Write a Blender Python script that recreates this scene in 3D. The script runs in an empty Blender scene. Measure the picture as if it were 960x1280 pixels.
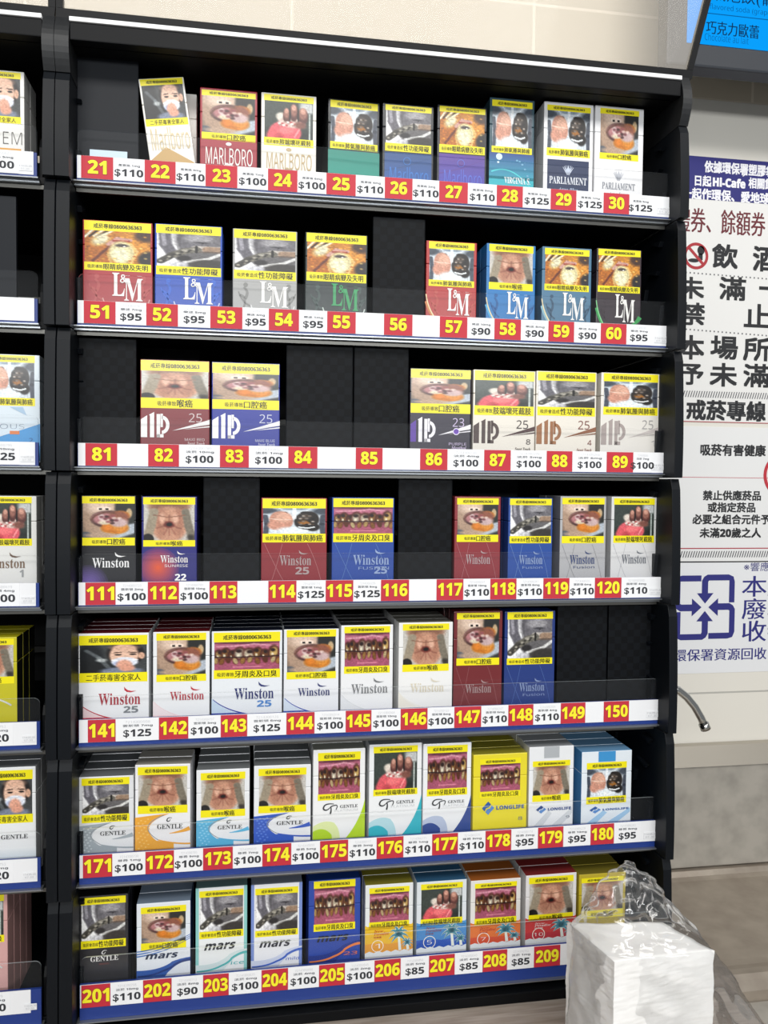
import bpy, bmesh, math, random
import numpy as np
from mathutils import Vector, Matrix, noise
random.seed(7)
S = bpy.context.scene
C = S.collection

# ------------------------------------------------------------------ camera
FPX = 1020.0
YAW, PITCH, ROLL = 0.1626, -0.0363, 0.0100
ZS = 0.5585                                   # counter top is z = 0
CAM = Vector((0.1702, -0.8508, 0.0111 + ZS))
ROWZ = [0.3287, 0.1877, 0.0473, -0.0919, -0.2307, -0.3691, -0.5033]
ROWZ = [z + ZS for z in ROWZ]                 # top edge of every price rail
cy, sy, cp, sp = math.cos(YAW), math.sin(YAW), math.cos(PITCH), math.sin(PITCH)
fw = Vector((sy * cp, cy * cp, sp)); r0 = Vector((cy, -sy, 0)); u0 = r0.cross(fw)
rt = math.cos(ROLL) * r0 + math.sin(ROLL) * u0
up = math.cos(ROLL) * u0 - math.sin(ROLL) * r0
cd = bpy.data.cameras.new('camera'); cam = bpy.data.objects.new('camera', cd); C.objects.link(cam)
cam.matrix_world = Matrix(((rt.x, up.x, -fw.x, CAM.x), (rt.y, up.y, -fw.y, CAM.y), (rt.z, up.z, -fw.z, CAM.z), (0, 0, 0, 1)))
cd.sensor_fit = 'VERTICAL'; cd.sensor_height = 36; cd.lens = FPX / 1280 * 36; cd.clip_start = .02
S.camera = cam

def U(px, py, Y):                             # a point of the photo on the upright plane y = Y
    d = fw + rt * ((px - 480) / FPX) + up * ((640 - py) / FPX)
    return CAM + d * ((Y - CAM.y) / d.y)
def UZ(px, py, Z):                            # ... on the level plane z = Z
    d = fw + rt * ((px - 480) / FPX) + up * ((640 - py) / FPX)
    return CAM + d * ((Z - CAM.z) / d.z)

# ------------------------------------------------------------------ world, lights, exposure
w = bpy.data.worlds.new('world'); S.world = w; w.use_nodes = True
w.node_tree.nodes['Background'].inputs[0].default_value = (.93, .97, 1, 1)
w.node_tree.nodes['Background'].inputs[1].default_value = .24
def area(name, loc, rot, sx, sy_, e, col=(1, .98, .95)):
    l = bpy.data.lights.new(name, 'AREA'); l.shape = 'RECTANGLE'; l.size = sx; l.size_y = sy_; l.energy = e; l.color = col
    o = bpy.data.objects.new(name, l); C.objects.link(o); o.location = loc; o.rotation_euler = rot
    return o
area('ceiling_lamp', (.35, -1.25, 1.75), (math.radians(32), 0, 0), 1.9, .35, 7.5)
area('ceiling_lamp', (.10, -2.2, 2.30), (math.radians(50), 0, 0), 2.4, .5, 37)
area('front_fill_light', (.30, -2.7, 1.10), (math.radians(78), 0, 0), 2.4, .24, 33, (.97, .99, 1))  # added low frontal fill, lifts the header's shadow off the top row
area('ceiling_lamp', (1.35, -.55, 1.65), (math.radians(16), math.radians(12), 0), .7, .3, 2.6)
S.view_settings.view_transform = 'Standard'; S.view_settings.look = 'None'
S.view_settings.gamma = 1; S.view_settings.use_curve_mapping = False
S.view_settings.exposure = 0.06

# ------------------------------------------------------------------ materials
def lin(c):
    if isinstance(c, str):
        c = c.lstrip('#'); c = [int(c[i:i + 2], 16) / 255 for i in (0, 2, 4)]
    return tuple(x / 12.92 if x <= .04045 else ((x + .055) / 1.055) ** 2.4 for x in c[:3])
MATS = {}
def mat(name, col='#808080', rough=.5, metal=0, coat=0, spec=.5):
    k = (name, str(col), rough, metal, coat)
    if k in MATS: return MATS[k]
    m = bpy.data.materials.new(name); m.use_nodes = True
    b = m.node_tree.nodes['Principled BSDF']
    b.inputs['Base Color'].default_value = (*lin(col), 1); b.inputs['Roughness'].default_value = rough
    b.inputs['Metallic'].default_value = metal; b.inputs['Coat Weight'].default_value = coat
    b.inputs['Coat Roughness'].default_value = .12; b.inputs['Specular IOR Level'].default_value = spec
    MATS[k] = m; return m
def nodes(m): return m.node_tree.nodes, m.node_tree.links, m.node_tree.nodes['Principled BSDF']
def noise_mat(name, c1, c2, scale, rough=.5, metal=0, detail=6, stretch=(1, 1, 1), bump=0, lo=.35, hi=.65):
    m = mat(name, c1, rough, metal); n, l, b = nodes(m)
    tc = n.new('ShaderNodeTexCoord'); mp = n.new('ShaderNodeMapping'); mp.inputs['Scale'].default_value = stretch
    nz = n.new('ShaderNodeTexNoise'); nz.inputs['Scale'].default_value = scale; nz.inputs['Detail'].default_value = detail
    cr = n.new('ShaderNodeValToRGB'); cr.color_ramp.elements[0].color = (*lin(c1), 1); cr.color_ramp.elements[1].color = (*lin(c2), 1)
    cr.color_ramp.elements[0].position = lo; cr.color_ramp.elements[1].position = hi
    l.new(tc.outputs['Object'], mp.inputs[0]); l.new(mp.outputs[0], nz.inputs['Vector']); l.new(nz.outputs[0], cr.inputs[0]); l.new(cr.outputs[0], b.inputs['Base Color'])
    if bump:
        bp = n.new('ShaderNodeBump'); bp.inputs['Strength'].default_value = bump; bp.inputs['Distance'].default_value = .002
        l.new(nz.outputs[0], bp.inputs['Height']); l.new(bp.outputs[0], b.inputs['Normal'])
    return m
def col_mat(name, rough, coat):
    m = mat(name, '#ffffff', rough, 0, coat); n, l, b = nodes(m)
    a = n.new('ShaderNodeAttribute'); a.attribute_name = 'Col'; l.new(a.outputs['Color'], b.inputs['Base Color'])
    return m
PRINT = col_mat('printed_card', .38, .25)
PAPER = col_mat('printed_paper', .6, 0)
BLACK = mat('black_plastic', '#06080b', .45, spec=.16)
BLACK2 = mat('matte_black_board', '#07080a', .6, spec=.22)
UPRIGHT = mat('dark_grey_plastic', '#0c1015', .45, spec=.2)
CAP = noise_mat('textured_cap_plastic', '#0f1114', '#17191b', 220, .5)
SILVER = mat('aluminium_lip', '#9a9ea2', .3, .75)
DKSILVER = mat('dull_metal_bar', '#6b6a66', .4, .8)
NAVY = mat('navy_strip_backing', '#1f3a86', .4)
WHITE = mat('white_strip_card', '#f2f3f5', .45)
HEAD = mat('header_black', '#08090c', .5, spec=.16)
CHROME = mat('chrome', '#c9c9c6', .16, 1)

def glassy(name, veil, gloss, tint=(1, 1, 1), vcol=(.9, .95, 1), rough=.06, fres=True, fk=.6):
    m = bpy.data.materials.new(name); m.use_nodes = True; n = m.node_tree.nodes; l = m.node_tree.links; n.clear()
    out = n.new('ShaderNodeOutputMaterial'); t = n.new('ShaderNodeBsdfTransparent'); t.inputs[0].default_value = (*tint, 1)
    g = n.new('ShaderNodeBsdfGlossy'); g.inputs['Roughness'].default_value = rough
    d = n.new('ShaderNodeBsdfDiffuse'); d.inputs[0].default_value = (*vcol, 1)
    m1 = n.new('ShaderNodeMixShader'); m1.inputs[0].default_value = veil; l.new(t.outputs[0], m1.inputs[1]); l.new(d.outputs[0], m1.inputs[2])
    m2 = n.new('ShaderNodeMixShader'); l.new(m1.outputs[0], m2.inputs[1]); l.new(g.outputs[0], m2.inputs[2])
    if fres:
        lw = n.new('ShaderNodeLayerWeight'); lw.inputs[0].default_value = .25
        ma = n.new('ShaderNodeMath'); ma.operation = 'MULTIPLY_ADD'; ma.inputs[1].default_value = fk; ma.inputs[2].default_value = gloss
        l.new(lw.outputs['Fresnel'], ma.inputs[0]); l.new(ma.outputs[0], m2.inputs[0])
    else: m2.inputs[0].default_value = gloss
    l.new(m2.outputs[0], out.inputs[0]); return m
ACRYL = glassy('clear_acrylic', .007, .005, fk=.10)  # faint diffuse veil stands in for reflected light on the clear sheets
ACRYL_EDGE = glassy('acrylic_edge', .42, .12, vcol=(.75, .82, .85))  # paler diffuse colour paints the highlight along the fence edges
HEADGLASS = glassy('painted_haze_panel', .22, .0, fk=.03, vcol=(.93, .86, .76))  # cream diffuse share paints in the haze of reflections on the panel
BAG = glassy('thin_plastic_film', .018, .06, rough=.10)

# ------------------------------------------------------------------ object helpers
def link(name, me, parent=None, mats=()):
    o = bpy.data.objects.new(name, me); C.objects.link(o)
    for m in mats: me.materials.append(m)
    if parent: o.parent = parent
    return o
def tag(o, label=None, cat=None, group=None, kind=None):
    if label: o['label'] = label
    if cat: o['category'] = cat
    if group: o['group'] = group
    if kind: o['kind'] = kind
    return o
def thing(name, label, cat, loc, group=None):
    o = bpy.data.objects.new(name, None); C.objects.link(o); o.location = loc; o.empty_display_size = .02
    return tag(o, label, cat, group)
def bm_obj(name, bm, mats, parent=None, smooth=False):
    me = bpy.data.meshes.new(name); bmesh.ops.recalc_face_normals(bm, faces=bm.faces); bm.to_mesh(me); bm.free()
    if smooth:
        for p in me.polygons: p.use_smooth = True
    return link(name, me, parent, mats if isinstance(mats, (list, tuple)) else [mats])
def bx(bm, x0, x1, y0, y1, z0, z1, bev=0, mi=0):
    g = bmesh.ops.create_cube(bm, size=1)['verts']
    for v in g: v.co = Vector(((x0 + x1) / 2 + v.co.x * (x1 - x0), (y0 + y1) / 2 + v.co.y * (y1 - y0), (z0 + z1) / 2 + v.co.z * (z1 - z0)))
    fs = {f for v in g for f in v.link_faces}
    if bev:
        es = list({e for v in g for e in v.link_edges})
        r = bmesh.ops.bevel(bm, geom=es, offset=bev, segments=2, affect='EDGES', profile=.6)
        fs = set(r['faces']) | {f for f in fs if f.is_valid}
    for f in fs: f.material_index = mi
def box(name, m, parent, x0, x1, y0, y1, z0, z1, bev=0):
    bm = bmesh.new(); bx(bm, x0, x1, y0, y1, z0, z1, bev); return bm_obj(name, bm, m, parent)
def prism_yz(bm, pts, x0, x1, mi=0):          # outline in the y-z plane swept along x
    a = [bm.verts.new((x0, y, z)) for y, z in pts]; b = [bm.verts.new((x1, y, z)) for y, z in pts]
    fs = [bm.faces.new(a), bm.faces.new(b[::-1])]
    for i in range(len(pts)):
        j = (i + 1) % len(pts); fs.append(bm.faces.new((a[i], b[i], b[j], a[j])))
    for f in fs: f.material_index = mi
def prism_xz(bm, pts, y0, y1, mi=0):
    a = [bm.verts.new((x, y0, z)) for x, z in pts]; b = [bm.verts.new((x, y1, z)) for x, z in pts]
    fs = [bm.faces.new(a), bm.faces.new(b[::-1])]
    for i in range(len(pts)):
        j = (i + 1) % len(pts); fs.append(bm.faces.new((a[i], b[i], b[j], a[j])))
    for f in fs: f.material_index = mi
def tube(bm, pts, rad, n=12):
    rings = []
    for i, p in enumerate(pts):
        p = Vector(p); t = (Vector(pts[min(i + 1, len(pts) - 1)]) - Vector(pts[max(i - 1, 0)])).normalized()
        a = t.cross(Vector((0, 1, .01))).normalized(); b = t.cross(a)
        r = rad[i] if isinstance(rad, list) else rad
        rings.append([bm.verts.new(p + r * (math.cos(k * 2 * math.pi / n) * a + math.sin(k * 2 * math.pi / n) * b)) for k in range(n)])
    for q, s in zip(rings, rings[1:]):
        for k in range(n): bm.faces.new((q[k], q[(k + 1) % n], s[(k + 1) % n], s[k]))
    bm.faces.new(rings[0]); bm.faces.new(rings[-1][::-1])

# ------------------------------------------------------------------ lettering
GC = {}
def serif(s):
    o = ''
    for ch in s:
        if 'A' <= ch <= 'Z': o += chr(0x1D400 + ord(ch) - 65)
        elif 'a' <= ch <= 'z': o += chr(0x1D41A + ord(ch) - 97)
        else: o += ch
    return o
def ital(s):
    o = ''
    for ch in s:
        if 'A' <= ch <= 'Z': o += chr(0x1D468 + ord(ch) - 65)
        elif 'a' <= ch <= 'z': o += chr(0x1D482 + ord(ch) - 97)
        else: o += ch
    return o
def sans(s, heavy):
    b, l, d = (0x1D5D4, 0x1D5EE, 0x1D7EC) if heavy else (0x1D5A0, 0x1D5BA, 0x1D7E2)
    return ''.join(chr(b + ord(c) - 65) if 'A' <= c <= 'Z' else chr(l + ord(c) - 97) if 'a' <= c <= 'z' else chr(d + ord(c) - 48) if '0' <= c <= '9' else c for c in s)
def glyphs(s, bold=0., res=2):
    k = (s, bold, res)
    if k not in GC:
        cu = bpy.data.curves.new('t', 'FONT'); cu.body = s; cu.resolution_u = res; cu.offset = bold
        ob = bpy.data.objects.new('t', cu); me = ob.to_mesh()
        v = np.array([x.co[:2] for x in me.vertices]) if len(me.vertices) else np.zeros((1, 2))
        f = [tuple(p.vertices) for p in me.polygons]
        ob.to_mesh_clear(); bpy.data.objects.remove(ob); bpy.data.curves.remove(cu)
        GC[k] = (v, f)
    return GC[k]

class PM:
    """flat coloured print: x to the right, z up, layers step towards -y"""
    STEP = .00010
    def __init__(s): s.v = []; s.f = []; s.c = []
    def add(s, pts, faces, col, layer):
        n = len(s.v); y = -s.STEP * (layer + 1)
        s.v += [(p[0], y, p[1]) for p in pts]; s.f += [tuple(i + n for i in f) for f in faces]
        if isinstance(col, list): s.c += col
        else: s.c += [lin(col)] * len(pts)
    def poly(s, pts, col, layer=0): s.add(pts, [tuple(range(len(pts)))], col, layer)
    def rect(s, x0, z0, x1, z1, col, layer=0): s.poly([(x0, z0), (x1, z0), (x1, z1), (x0, z1)], col, layer)
    def grad(s, x0, z0, x1, z1, cb, ct, layer=0):
        cb, ct = lin(cb), lin(ct); s.add([(x0, z0), (x1, z0), (x1, z1), (x0, z1)], [(0, 1, 2, 3)], [cb, cb, ct, ct], layer)
    def ell(s, cx, cz, rx, rz, col, layer=0, n=28, a0=0, a1=360):
        p = [(cx + rx * math.cos(math.radians(a0 + (a1 - a0) * i / n)), cz + rz * math.sin(math.radians(a0 + (a1 - a0) * i / n))) for i in range(n + (a1 - a0 < 360))]
        s.poly(p, col, layer)
    def ring(s, cx, cz, rx, rz, t, col, layer=0, a0=0, a1=360, n=36):
        p = []; f = []
        for i in range(n + 1):
            a = math.radians(a0 + (a1 - a0) * i / n); c_, s_ = math.cos(a), math.sin(a)
            p += [(cx + rx * c_, cz + rz * s_), (cx + (rx - t) * c_, cz + (rz - t) * s_)]
        f = [(2 * i, 2 * i + 1, 2 * i + 3, 2 * i + 2) for i in range(n)]; s.add(p, f, col, layer)
    def band(s, pts, w0, w1, col, layer=0):   # a tapering stroke
        p = []; n = len(pts)
        for i, (x, z) in enumerate(pts):
            a = pts[max(i - 1, 0)]; b = pts[min(i + 1, n - 1)]; dx, dz = b[0] - a[0], b[1] - a[1]; q = math.hypot(dx, dz) or 1
            w_ = (w0 + (w1 - w0) * i / (n - 1)) / 2; p += [(x - dz / q * w_, z + dx / q * w_), (x + dz / q * w_, z - dx / q * w_)]
        s.add(p, [(2 * i, 2 * i + 1, 2 * i + 3, 2 * i + 2) for i in range(n - 1)], col, layer)
    def text(s, t, x0, z0, x1, z1, col, layer=3, bold=0., shear=0., fit=False, res=2, al='c'):
        t = sans(t, bold > .009)
        cjk = any(ord(ch_) > 0x2fff and ord(ch_) < 0x10000 for ch_ in t)
        v, f = glyphs(t, 0. if cjk else bold, res)
        if not f: return
        mn, mx = v.min(0), v.max(0); d = np.maximum(mx - mn, 1e-6)
        kx, kz = (x1 - x0) / d[0], (z1 - z0) / d[1]
        if fit: kx = kz = min(kx, kz)
        cx = {'c': (x0 + x1) / 2 - d[0] * kx / 2, 'l': x0, 'r': x1 - d[0] * kx}[al]
        q = (v - mn) * (kx, kz); q[:, 0] += q[:, 1] * shear; q += (cx, (z0 + z1) / 2 - d[1] * kz / 2)
        if cjk and bold > .005:
            e = bold * 1.1 * (z1 - z0)
            offs = ((-e, -e), (e, -e), (-e, e), (e, e)) if bold > .022 else ((-e, 0), (e, 0))
        else: offs = ((0, 0),)
        for k_, o_ in enumerate(offs): s.add([tuple(a) for a in (q + o_).tolist()], f, col, layer + .22 * k_)
    def grid(s, x0, z0, x1, z1, arr, layer=0):
        H, W = arr.shape[:2]; xs = np.linspace(x0, x1, W); zs = np.linspace(z1, z0, H)
        p = [(x, z) for z in zs for x in xs]
        f = [(r * W + c, (r + 1) * W + c, (r + 1) * W + c + 1, r * W + c + 1) for r in range(H - 1) for c in range(W - 1)]
        a = np.clip(arr, 0, 1); a = np.clip((a - .5) * 1.12 + .5, 0, 1) ** 1.25; a = np.where(a <= .04045, a / 12.92, ((a + .055) / 1.055) ** 2.4)
        s.add(p, f, [tuple(t) for t in a.reshape(-1, 3).tolist()], layer)
    def block(s, x0, x1, y0, y1, z0, z1, col):   # a real slab (not a layer) in the same mesh
        n = len(s.v)
        s.v += [(x, y, z) for z in (z0, z1) for y in (y0, y1) for x in (x0, x1)]; s.c += [lin(col)] * 8
        s.f += [tuple(i + n for i in f) for f in ((0, 1, 5, 4), (2, 6, 7, 3), (0, 4, 6, 2), (1, 3, 7, 5), (4, 5, 7, 6), (0, 2, 3, 1))]
    def build(s, name, parent=None, m=None, dy=0):
        me = bpy.data.meshes.new(name)
        me.from_pydata([(a, b + dy, c) for a, b, c in s.v] if dy else s.v, [], s.f)
        at = me.color_attributes.new('Col', 'FLOAT_COLOR', 'POINT')
        c = np.ones((len(s.v), 4), np.float32); c[:, :3] = np.array(s.c, np.float32).reshape(-1, 3); at.data.foreach_set('color', c.ravel())
        return link(name, me, parent, [m or PRINT])

# ------------------------------------------------------------------ printed warning pictures
GW, GH = 64, 56
vv, uu = np.meshgrid(np.linspace(0, 1, GH), np.linspace(0, 1, GW), indexing='ij')
def hexc(h): h = h.lstrip('#'); return np.array([int(h[i:i + 2], 16) / 255 for i in (0, 2, 4)])
class Pic:
    def __init__(s, c): s.a = np.ones((GH, GW, 3)) * hexc(c); s.rs = np.random.RandomState(3)
    def mix(s, m, c): s.a = s.a * (1 - m[..., None]) + hexc(c) * m[..., None]
    def e(s, x, y, rx, ry, c, soft=.18, ang=0, op=1):
        a = math.radians(ang); dx, dy = uu - x, vv - y
        p = dx * math.cos(a) + dy * math.sin(a); q = -dx * math.sin(a) + dy * math.cos(a)
        d = np.sqrt((p / rx) ** 2 + (q / ry) ** 2); s.mix(op * np.clip((1 - d) / soft + .5, 0, 1), c); return s
    def l(s, pts, wd, c, op=1, soft=.4):
        for (x0, y0), (x1, y1) in zip(pts, pts[1:]):
            dx, dy = x1 - x0, y1 - y0; t = np.clip(((uu - x0) * dx + (vv - y0) * dy) / (dx * dx + dy * dy + 1e-9), 0, 1)
            d = np.hypot(uu - x0 - t * dx, vv - y0 - t * dy); s.mix(op * np.clip((wd - d) / (wd * soft) + .5, 0, 1), c)
        return s
    def r(s, x0, y0, x1, y1, c, op=1, soft=.02):
        m = np.clip((uu - x0) / soft + .5, 0, 1) * np.clip((x1 - uu) / soft + .5, 0, 1) * np.clip((vv - y0) / soft + .5, 0, 1) * np.clip((y1 - vv) / soft + .5, 0, 1)
        s.mix(op * m, c); return s
    def n(s, amt, seed=1, k=2):
        g = np.random.RandomState(seed).rand(GH // k + 2, GW // k + 2)
        g = np.kron(g, np.ones((k, k)))[:GH, :GW]; s.a = s.a * (1 + amt * (g[..., None] - .5)); return s
def pic_mouth():
    p = Pic('#4a4c4a'); p.e(.40, .30, .46, .85, '#c9b2a0', .25); p.e(.15, .55, .25, .6, '#a8917f', .6, 0, .6); p.e(.78, .12, .16, .3, '#3c3c3a', .4)
    p.r(.84, .0, 1, .6, '#3a3d3b'); p.e(.9, .28, .06, .14, '#c9b494', .4); p.e(.3, .1, .25, .2, '#d8c4b4', .8)
    p.l([(.62, .9), (1.0, .72)], .14, '#b9c0c8'); p.e(.05, .95, .14, .12, '#6b7078')
    p.e(.40, .155, .15, .065, '#ead9cc', .3); p.e(.34, .165, .035, .032, '#1c1416'); p.e(.47, .165, .035, .032, '#1c1416')
    p.e(.50, .46, .34, .25, '#4b3230', .2); p.e(.47, .44, .29, .20, '#b98a8c', .3); p.e(.74, .35, .17, .14, '#c98a3e', .3); p.e(.7, .42, .2, .2, '#9b6a58', .4)
    p.e(.62, .72, .27, .18, '#c9862f', .25); p.e(.72, .66, .14, .18, '#d79a48', .5); p.e(.48, .68, .1, .1, '#d8903c', .5); p.e(.7, .56, .18, .13, '#cbb5b4', .5)
    p.e(.36, .40, .06, .09, '#d9c6c4', .5); p.e(.42, .56, .12, .06, '#d8cdb8', .5)
    for i in range(14):
        a = i * 2.4; q = .04 + .012 * i; p.e(.52 + q * math.cos(a), .46 + q * .7 * math.sin(a), .045, .035, ['#7d4a50', '#e0cfc8', '#9c626a', '#4a2c2e'][i % 4], .8, 0, .8)
    p.l([(.16, .48), (.24, .36), (.40, .27), (.60, .27)], .022, '#7d5a4c', .8); p.e(.35, .93, .3, .08, '#bda795', .6)
    return p.n(.10, 5)
def pic_foot():
    p = Pic('#4e5752'); p.r(.0, .78, 1, 1, '#2b302e', .8, .2); p.r(.72, 0, 1, .28, '#d5d6d6', .9, .08); p.l([(.93, .3), (.93, 1)], .012, '#b9c0bc')
    p.e(.42, .85, .34, .32, '#d8727a', .15, -20); p.e(.28, .95, .24, .2, '#dc7078', .3); p.e(.45, .78, .16, .1, '#e98a8c', .6, -15); p.e(.3, .98, .1, .1, '#c05a62', .6)
    p.e(.36, .42, .13, .12, '#dcd4ca', .4, 30); p.e(.55, .56, .27, .14, '#d9c9c0', .35, 8)
    for x, y, rx, ry in ((.45, .34, .075, .2), (.60, .24, .085, .24), (.79, .32, .105, .22)):
        p.e(x, y + .05, rx, ry, '#6b4440', .25); p.e(x, y - .02, rx * .8, ry * .7, '#a2786c', .5); p.e(x, y - .09, rx * .55, ry * .35, '#d2a898', .6)
    p.e(.52, .36, .02, .2, '#2b1c1c', .6); p.e(.69, .36, .02, .2, '#2b1c1c', .6)
    for i in range(22): p.e(.3 + .022 * i, .6 + .05 * math.sin(i * 2.1), .03, .028, ['#efe6e0', '#b8a098', '#e2c4be', '#c06868'][i % 4], .6)
    p.l([(.62, .95), (.72, .72), (.7, .66)], .018, '#eeb0b0', .7); p.e(.74, .62, .12, .1, '#8d6358', .6)
    return p.n(.14, 9)
def pic_lungs():
    p = Pic('#d4dbe0'); p.e(.0, .1, .25, .12, '#59616b', .6); p.e(1, .12, .22, .14, '#59616b', .6); p.e(.5, .02, .2, .06, '#98a4ae', .5)
    p.l([(.03, .3), (.06, .62), (.04, .98)], .045, '#3b4250', .8); p.l([(.97, .3), (.95, .62), (.97, .98)], .05, '#3f4552', .8)
    p.e(.33, .18, .06, .05, '#4a4440'); p.e(.66, .17, .06, .05, '#33302e')
    p.e(.29, .48, .19, .36, '#c99c8a', .12, -4); p.e(.24, .66, .17, .2, '#cfa18f', .3); p.e(.32, .36, .13, .2, '#d9b3a0', .6)
    p.l([(.1, .42), (.44, .45)], .012, '#ecd6c8', .9)
    p.e(.70, .48, .20, .36, '#37302c', .12, 6); p.e(.80, .74, .11, .16, '#2a2624', .3); p.e(.66, .56, .1, .08, '#a87a3c', .6, 20); p.e(.66, .32, .1, .1, '#6a625c', .7)
    for i in range(16): p.e(.6 + .05 * (i % 5), .3 + .11 * (i // 4), .03, .025, ['#191513', '#8a8078', '#5e4a34', '#b9b0a8'][(i * 3) % 4], .7)
    p.l([(.58, .74), (.72, .78), (.82, .74)], .02, '#e4e8ea'); p.e(.45, .88, .22, .14, '#e6edf1', .7); p.l([(.5, 0), (.5, .4)], .03, '#eef2f5', .8)
    return p.n(.14, 12)
def pic_waist():
    p = Pic('#8e8c8e'); p.r(.0, 0, .36, 1, '#f0f0f0'); p.l([(.12, -.1), (.14, .35), (.24, .6)], .10, '#77757c'); p.l([(.09, -.1), (.12, .35)], .035, '#a5a3aa')
    p.e(.66, .15, .38, .45, '#7b797e', .3); p.e(.66, .12, .22, .14, '#a9a7aa', .7); p.e(.7, .24, .12, .03, '#5c5a60', .7); p.e(.72, .27, .02, .02, '#3a383c')
    p.r(.33, .0, .37, .5, '#5a585c', .6, .06); p.r(.35, .5, 1, 1, '#6d6b6c', .9, .1); p.e(.75, .62, .32, .12, '#787677', .6)
    p.l([(.44, .85), (.8, .74), (1.0, .58)], .035, '#d8d8d6'); p.e(.82, .92, .3, .16, '#4a4643', .3); p.e(.42, .74, .12, .08, '#3b383a', .5); p.r(.2, .86, .48, 1, '#cfcfd3', .9, .05)
    p.l([(.62, .44), (1.05, .44)], .095, '#c8c2bc', 1, .25); p.l([(.8, .445), (1.05, .45)], .09, '#9a7f68', .75, .3); p.l([(.62, .525), (1.05, .525)], .02, '#6d6058', .8)
    p.l([(.62, .46), (.44, .52), (.24, .66)], .085, '#7d7a72', 1, .25); p.l([(.24, .66), (.06, .86)], .075, '#5e5b55', 1, .25); p.l([(.6, .44), (.42, .50)], .03, '#b9b5ac', .8)
    for i in range(18): t = i / 17; p.e(.62 - .56 * t, .46 + .40 * t ** 1.35 + .03 * math.sin(i * 3.3), .03, .025, ['#2e2c28', '#b5b1a6', '#8f8b80', '#47443f'][i % 4], .7)
    p.l([(.62, .36), (.62, .55)], .018, '#26231f')
    return p.n(.16, 15)
def pic_eye():
    p = Pic('#c08a3c'); p.e(.2, .6, .3, .5, '#b87a30', .7); p.e(.8, .35, .25, .4, '#d09a48', .7); p.e(.95, .1, .2, .2, '#5c4436', .5); p.e(.98, .85, .17, .25, '#3a3436', .4)
    for i in range(5): p.l([(.0 + .07 * i, .22 - .02 * i), (.14 + .08 * i, -.05)], .02, ['#e8e4d0', '#3a3228'][i % 2])
    p.e(.24, .28, .12, .2, '#d8d2b8', .7, 25); p.l([(.12, .96), (.3, .62), (.48, .32), (.62, .26)], .028, '#7d4424'); p.l([(.36, .42), (.5, .22), (.68, .26)], .045, '#c9a49a'); p.l([(.44, .3), (.66, .3)], .028, '#a04a3a')
    p.e(.56, .66, .2, .36, '#d8cfa8', .25); p.e(.54, .74, .13, .2, '#e6e2c6', .6); p.e(.56, .44, .1, .05, '#5b5050', .6); p.e(.585, .43, .025, .025, '#1c1618'); p.e(.6, .47, .02, .02, '#fbf6ee')
    p.l([(.7, .38), (.8, .6), (.7, 1)], .02, '#e8c890', .8); p.l([(.34, .7), (.4, 1)], .02, '#e8cf98', .7)
    for i in range(26):
        a = i * 2.4; q = .3 + .012 * i; p.e(.55 + q * math.cos(a), .5 + q * math.sin(a), .025, .022, ['#f0d890', '#94621e', '#e0b050', '#b0601c'][i % 4], .8, 0, .8)
    return p.n(.2, 21)
def pic_throat():
    p = Pic('#c9c6c0'); p.e(.5, -.05, .42, .45, '#b08d78', .3); p.e(.5, .06, .32, .12, '#8d6c5a', .7); p.e(.5, .55, .38, .5, '#c8a08a', .2); p.e(.34, .5, .1, .4, '#b58a76', .7); p.e(.68, .5, .1, .4, '#b58a76', .7)
    p.l([(.04, 1.05), (.14, .6), (.2, .2)], .09, '#a79d8c'); p.l([(.98, 1.05), (.88, .6), (.82, .2)], .08, '#8c8578'); p.e(.08, .98, .12, .16, '#2c2826'); p.r(.86, .85, 1, 1, '#3a3532', .8, .08)
    for dx, dy in ((-.2, -.2), (.2, -.18), (-.24, .1), (.23, .12), (-.1, .28), (.12, .28), (0, -.26), (0, .3)): p.l([(.5, .56), (.5 + dx, .56 + dy)], .02, '#8d5c50', .4, .9)
    p.e(.5, .56, .11, .09, '#7c4038', .5); p.e(.5, .56, .055, .05, '#1e0e0c', .5); p.e(.36, .38, .06, .14, '#dcb8a4', .8); p.e(.62, .4, .06, .14, '#dcb8a4', .8); p.l([(.2, .3), (.5, .36), (.8, .3)], .018, '#94705e', .7)
    return p.n(.1, 25)
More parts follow.
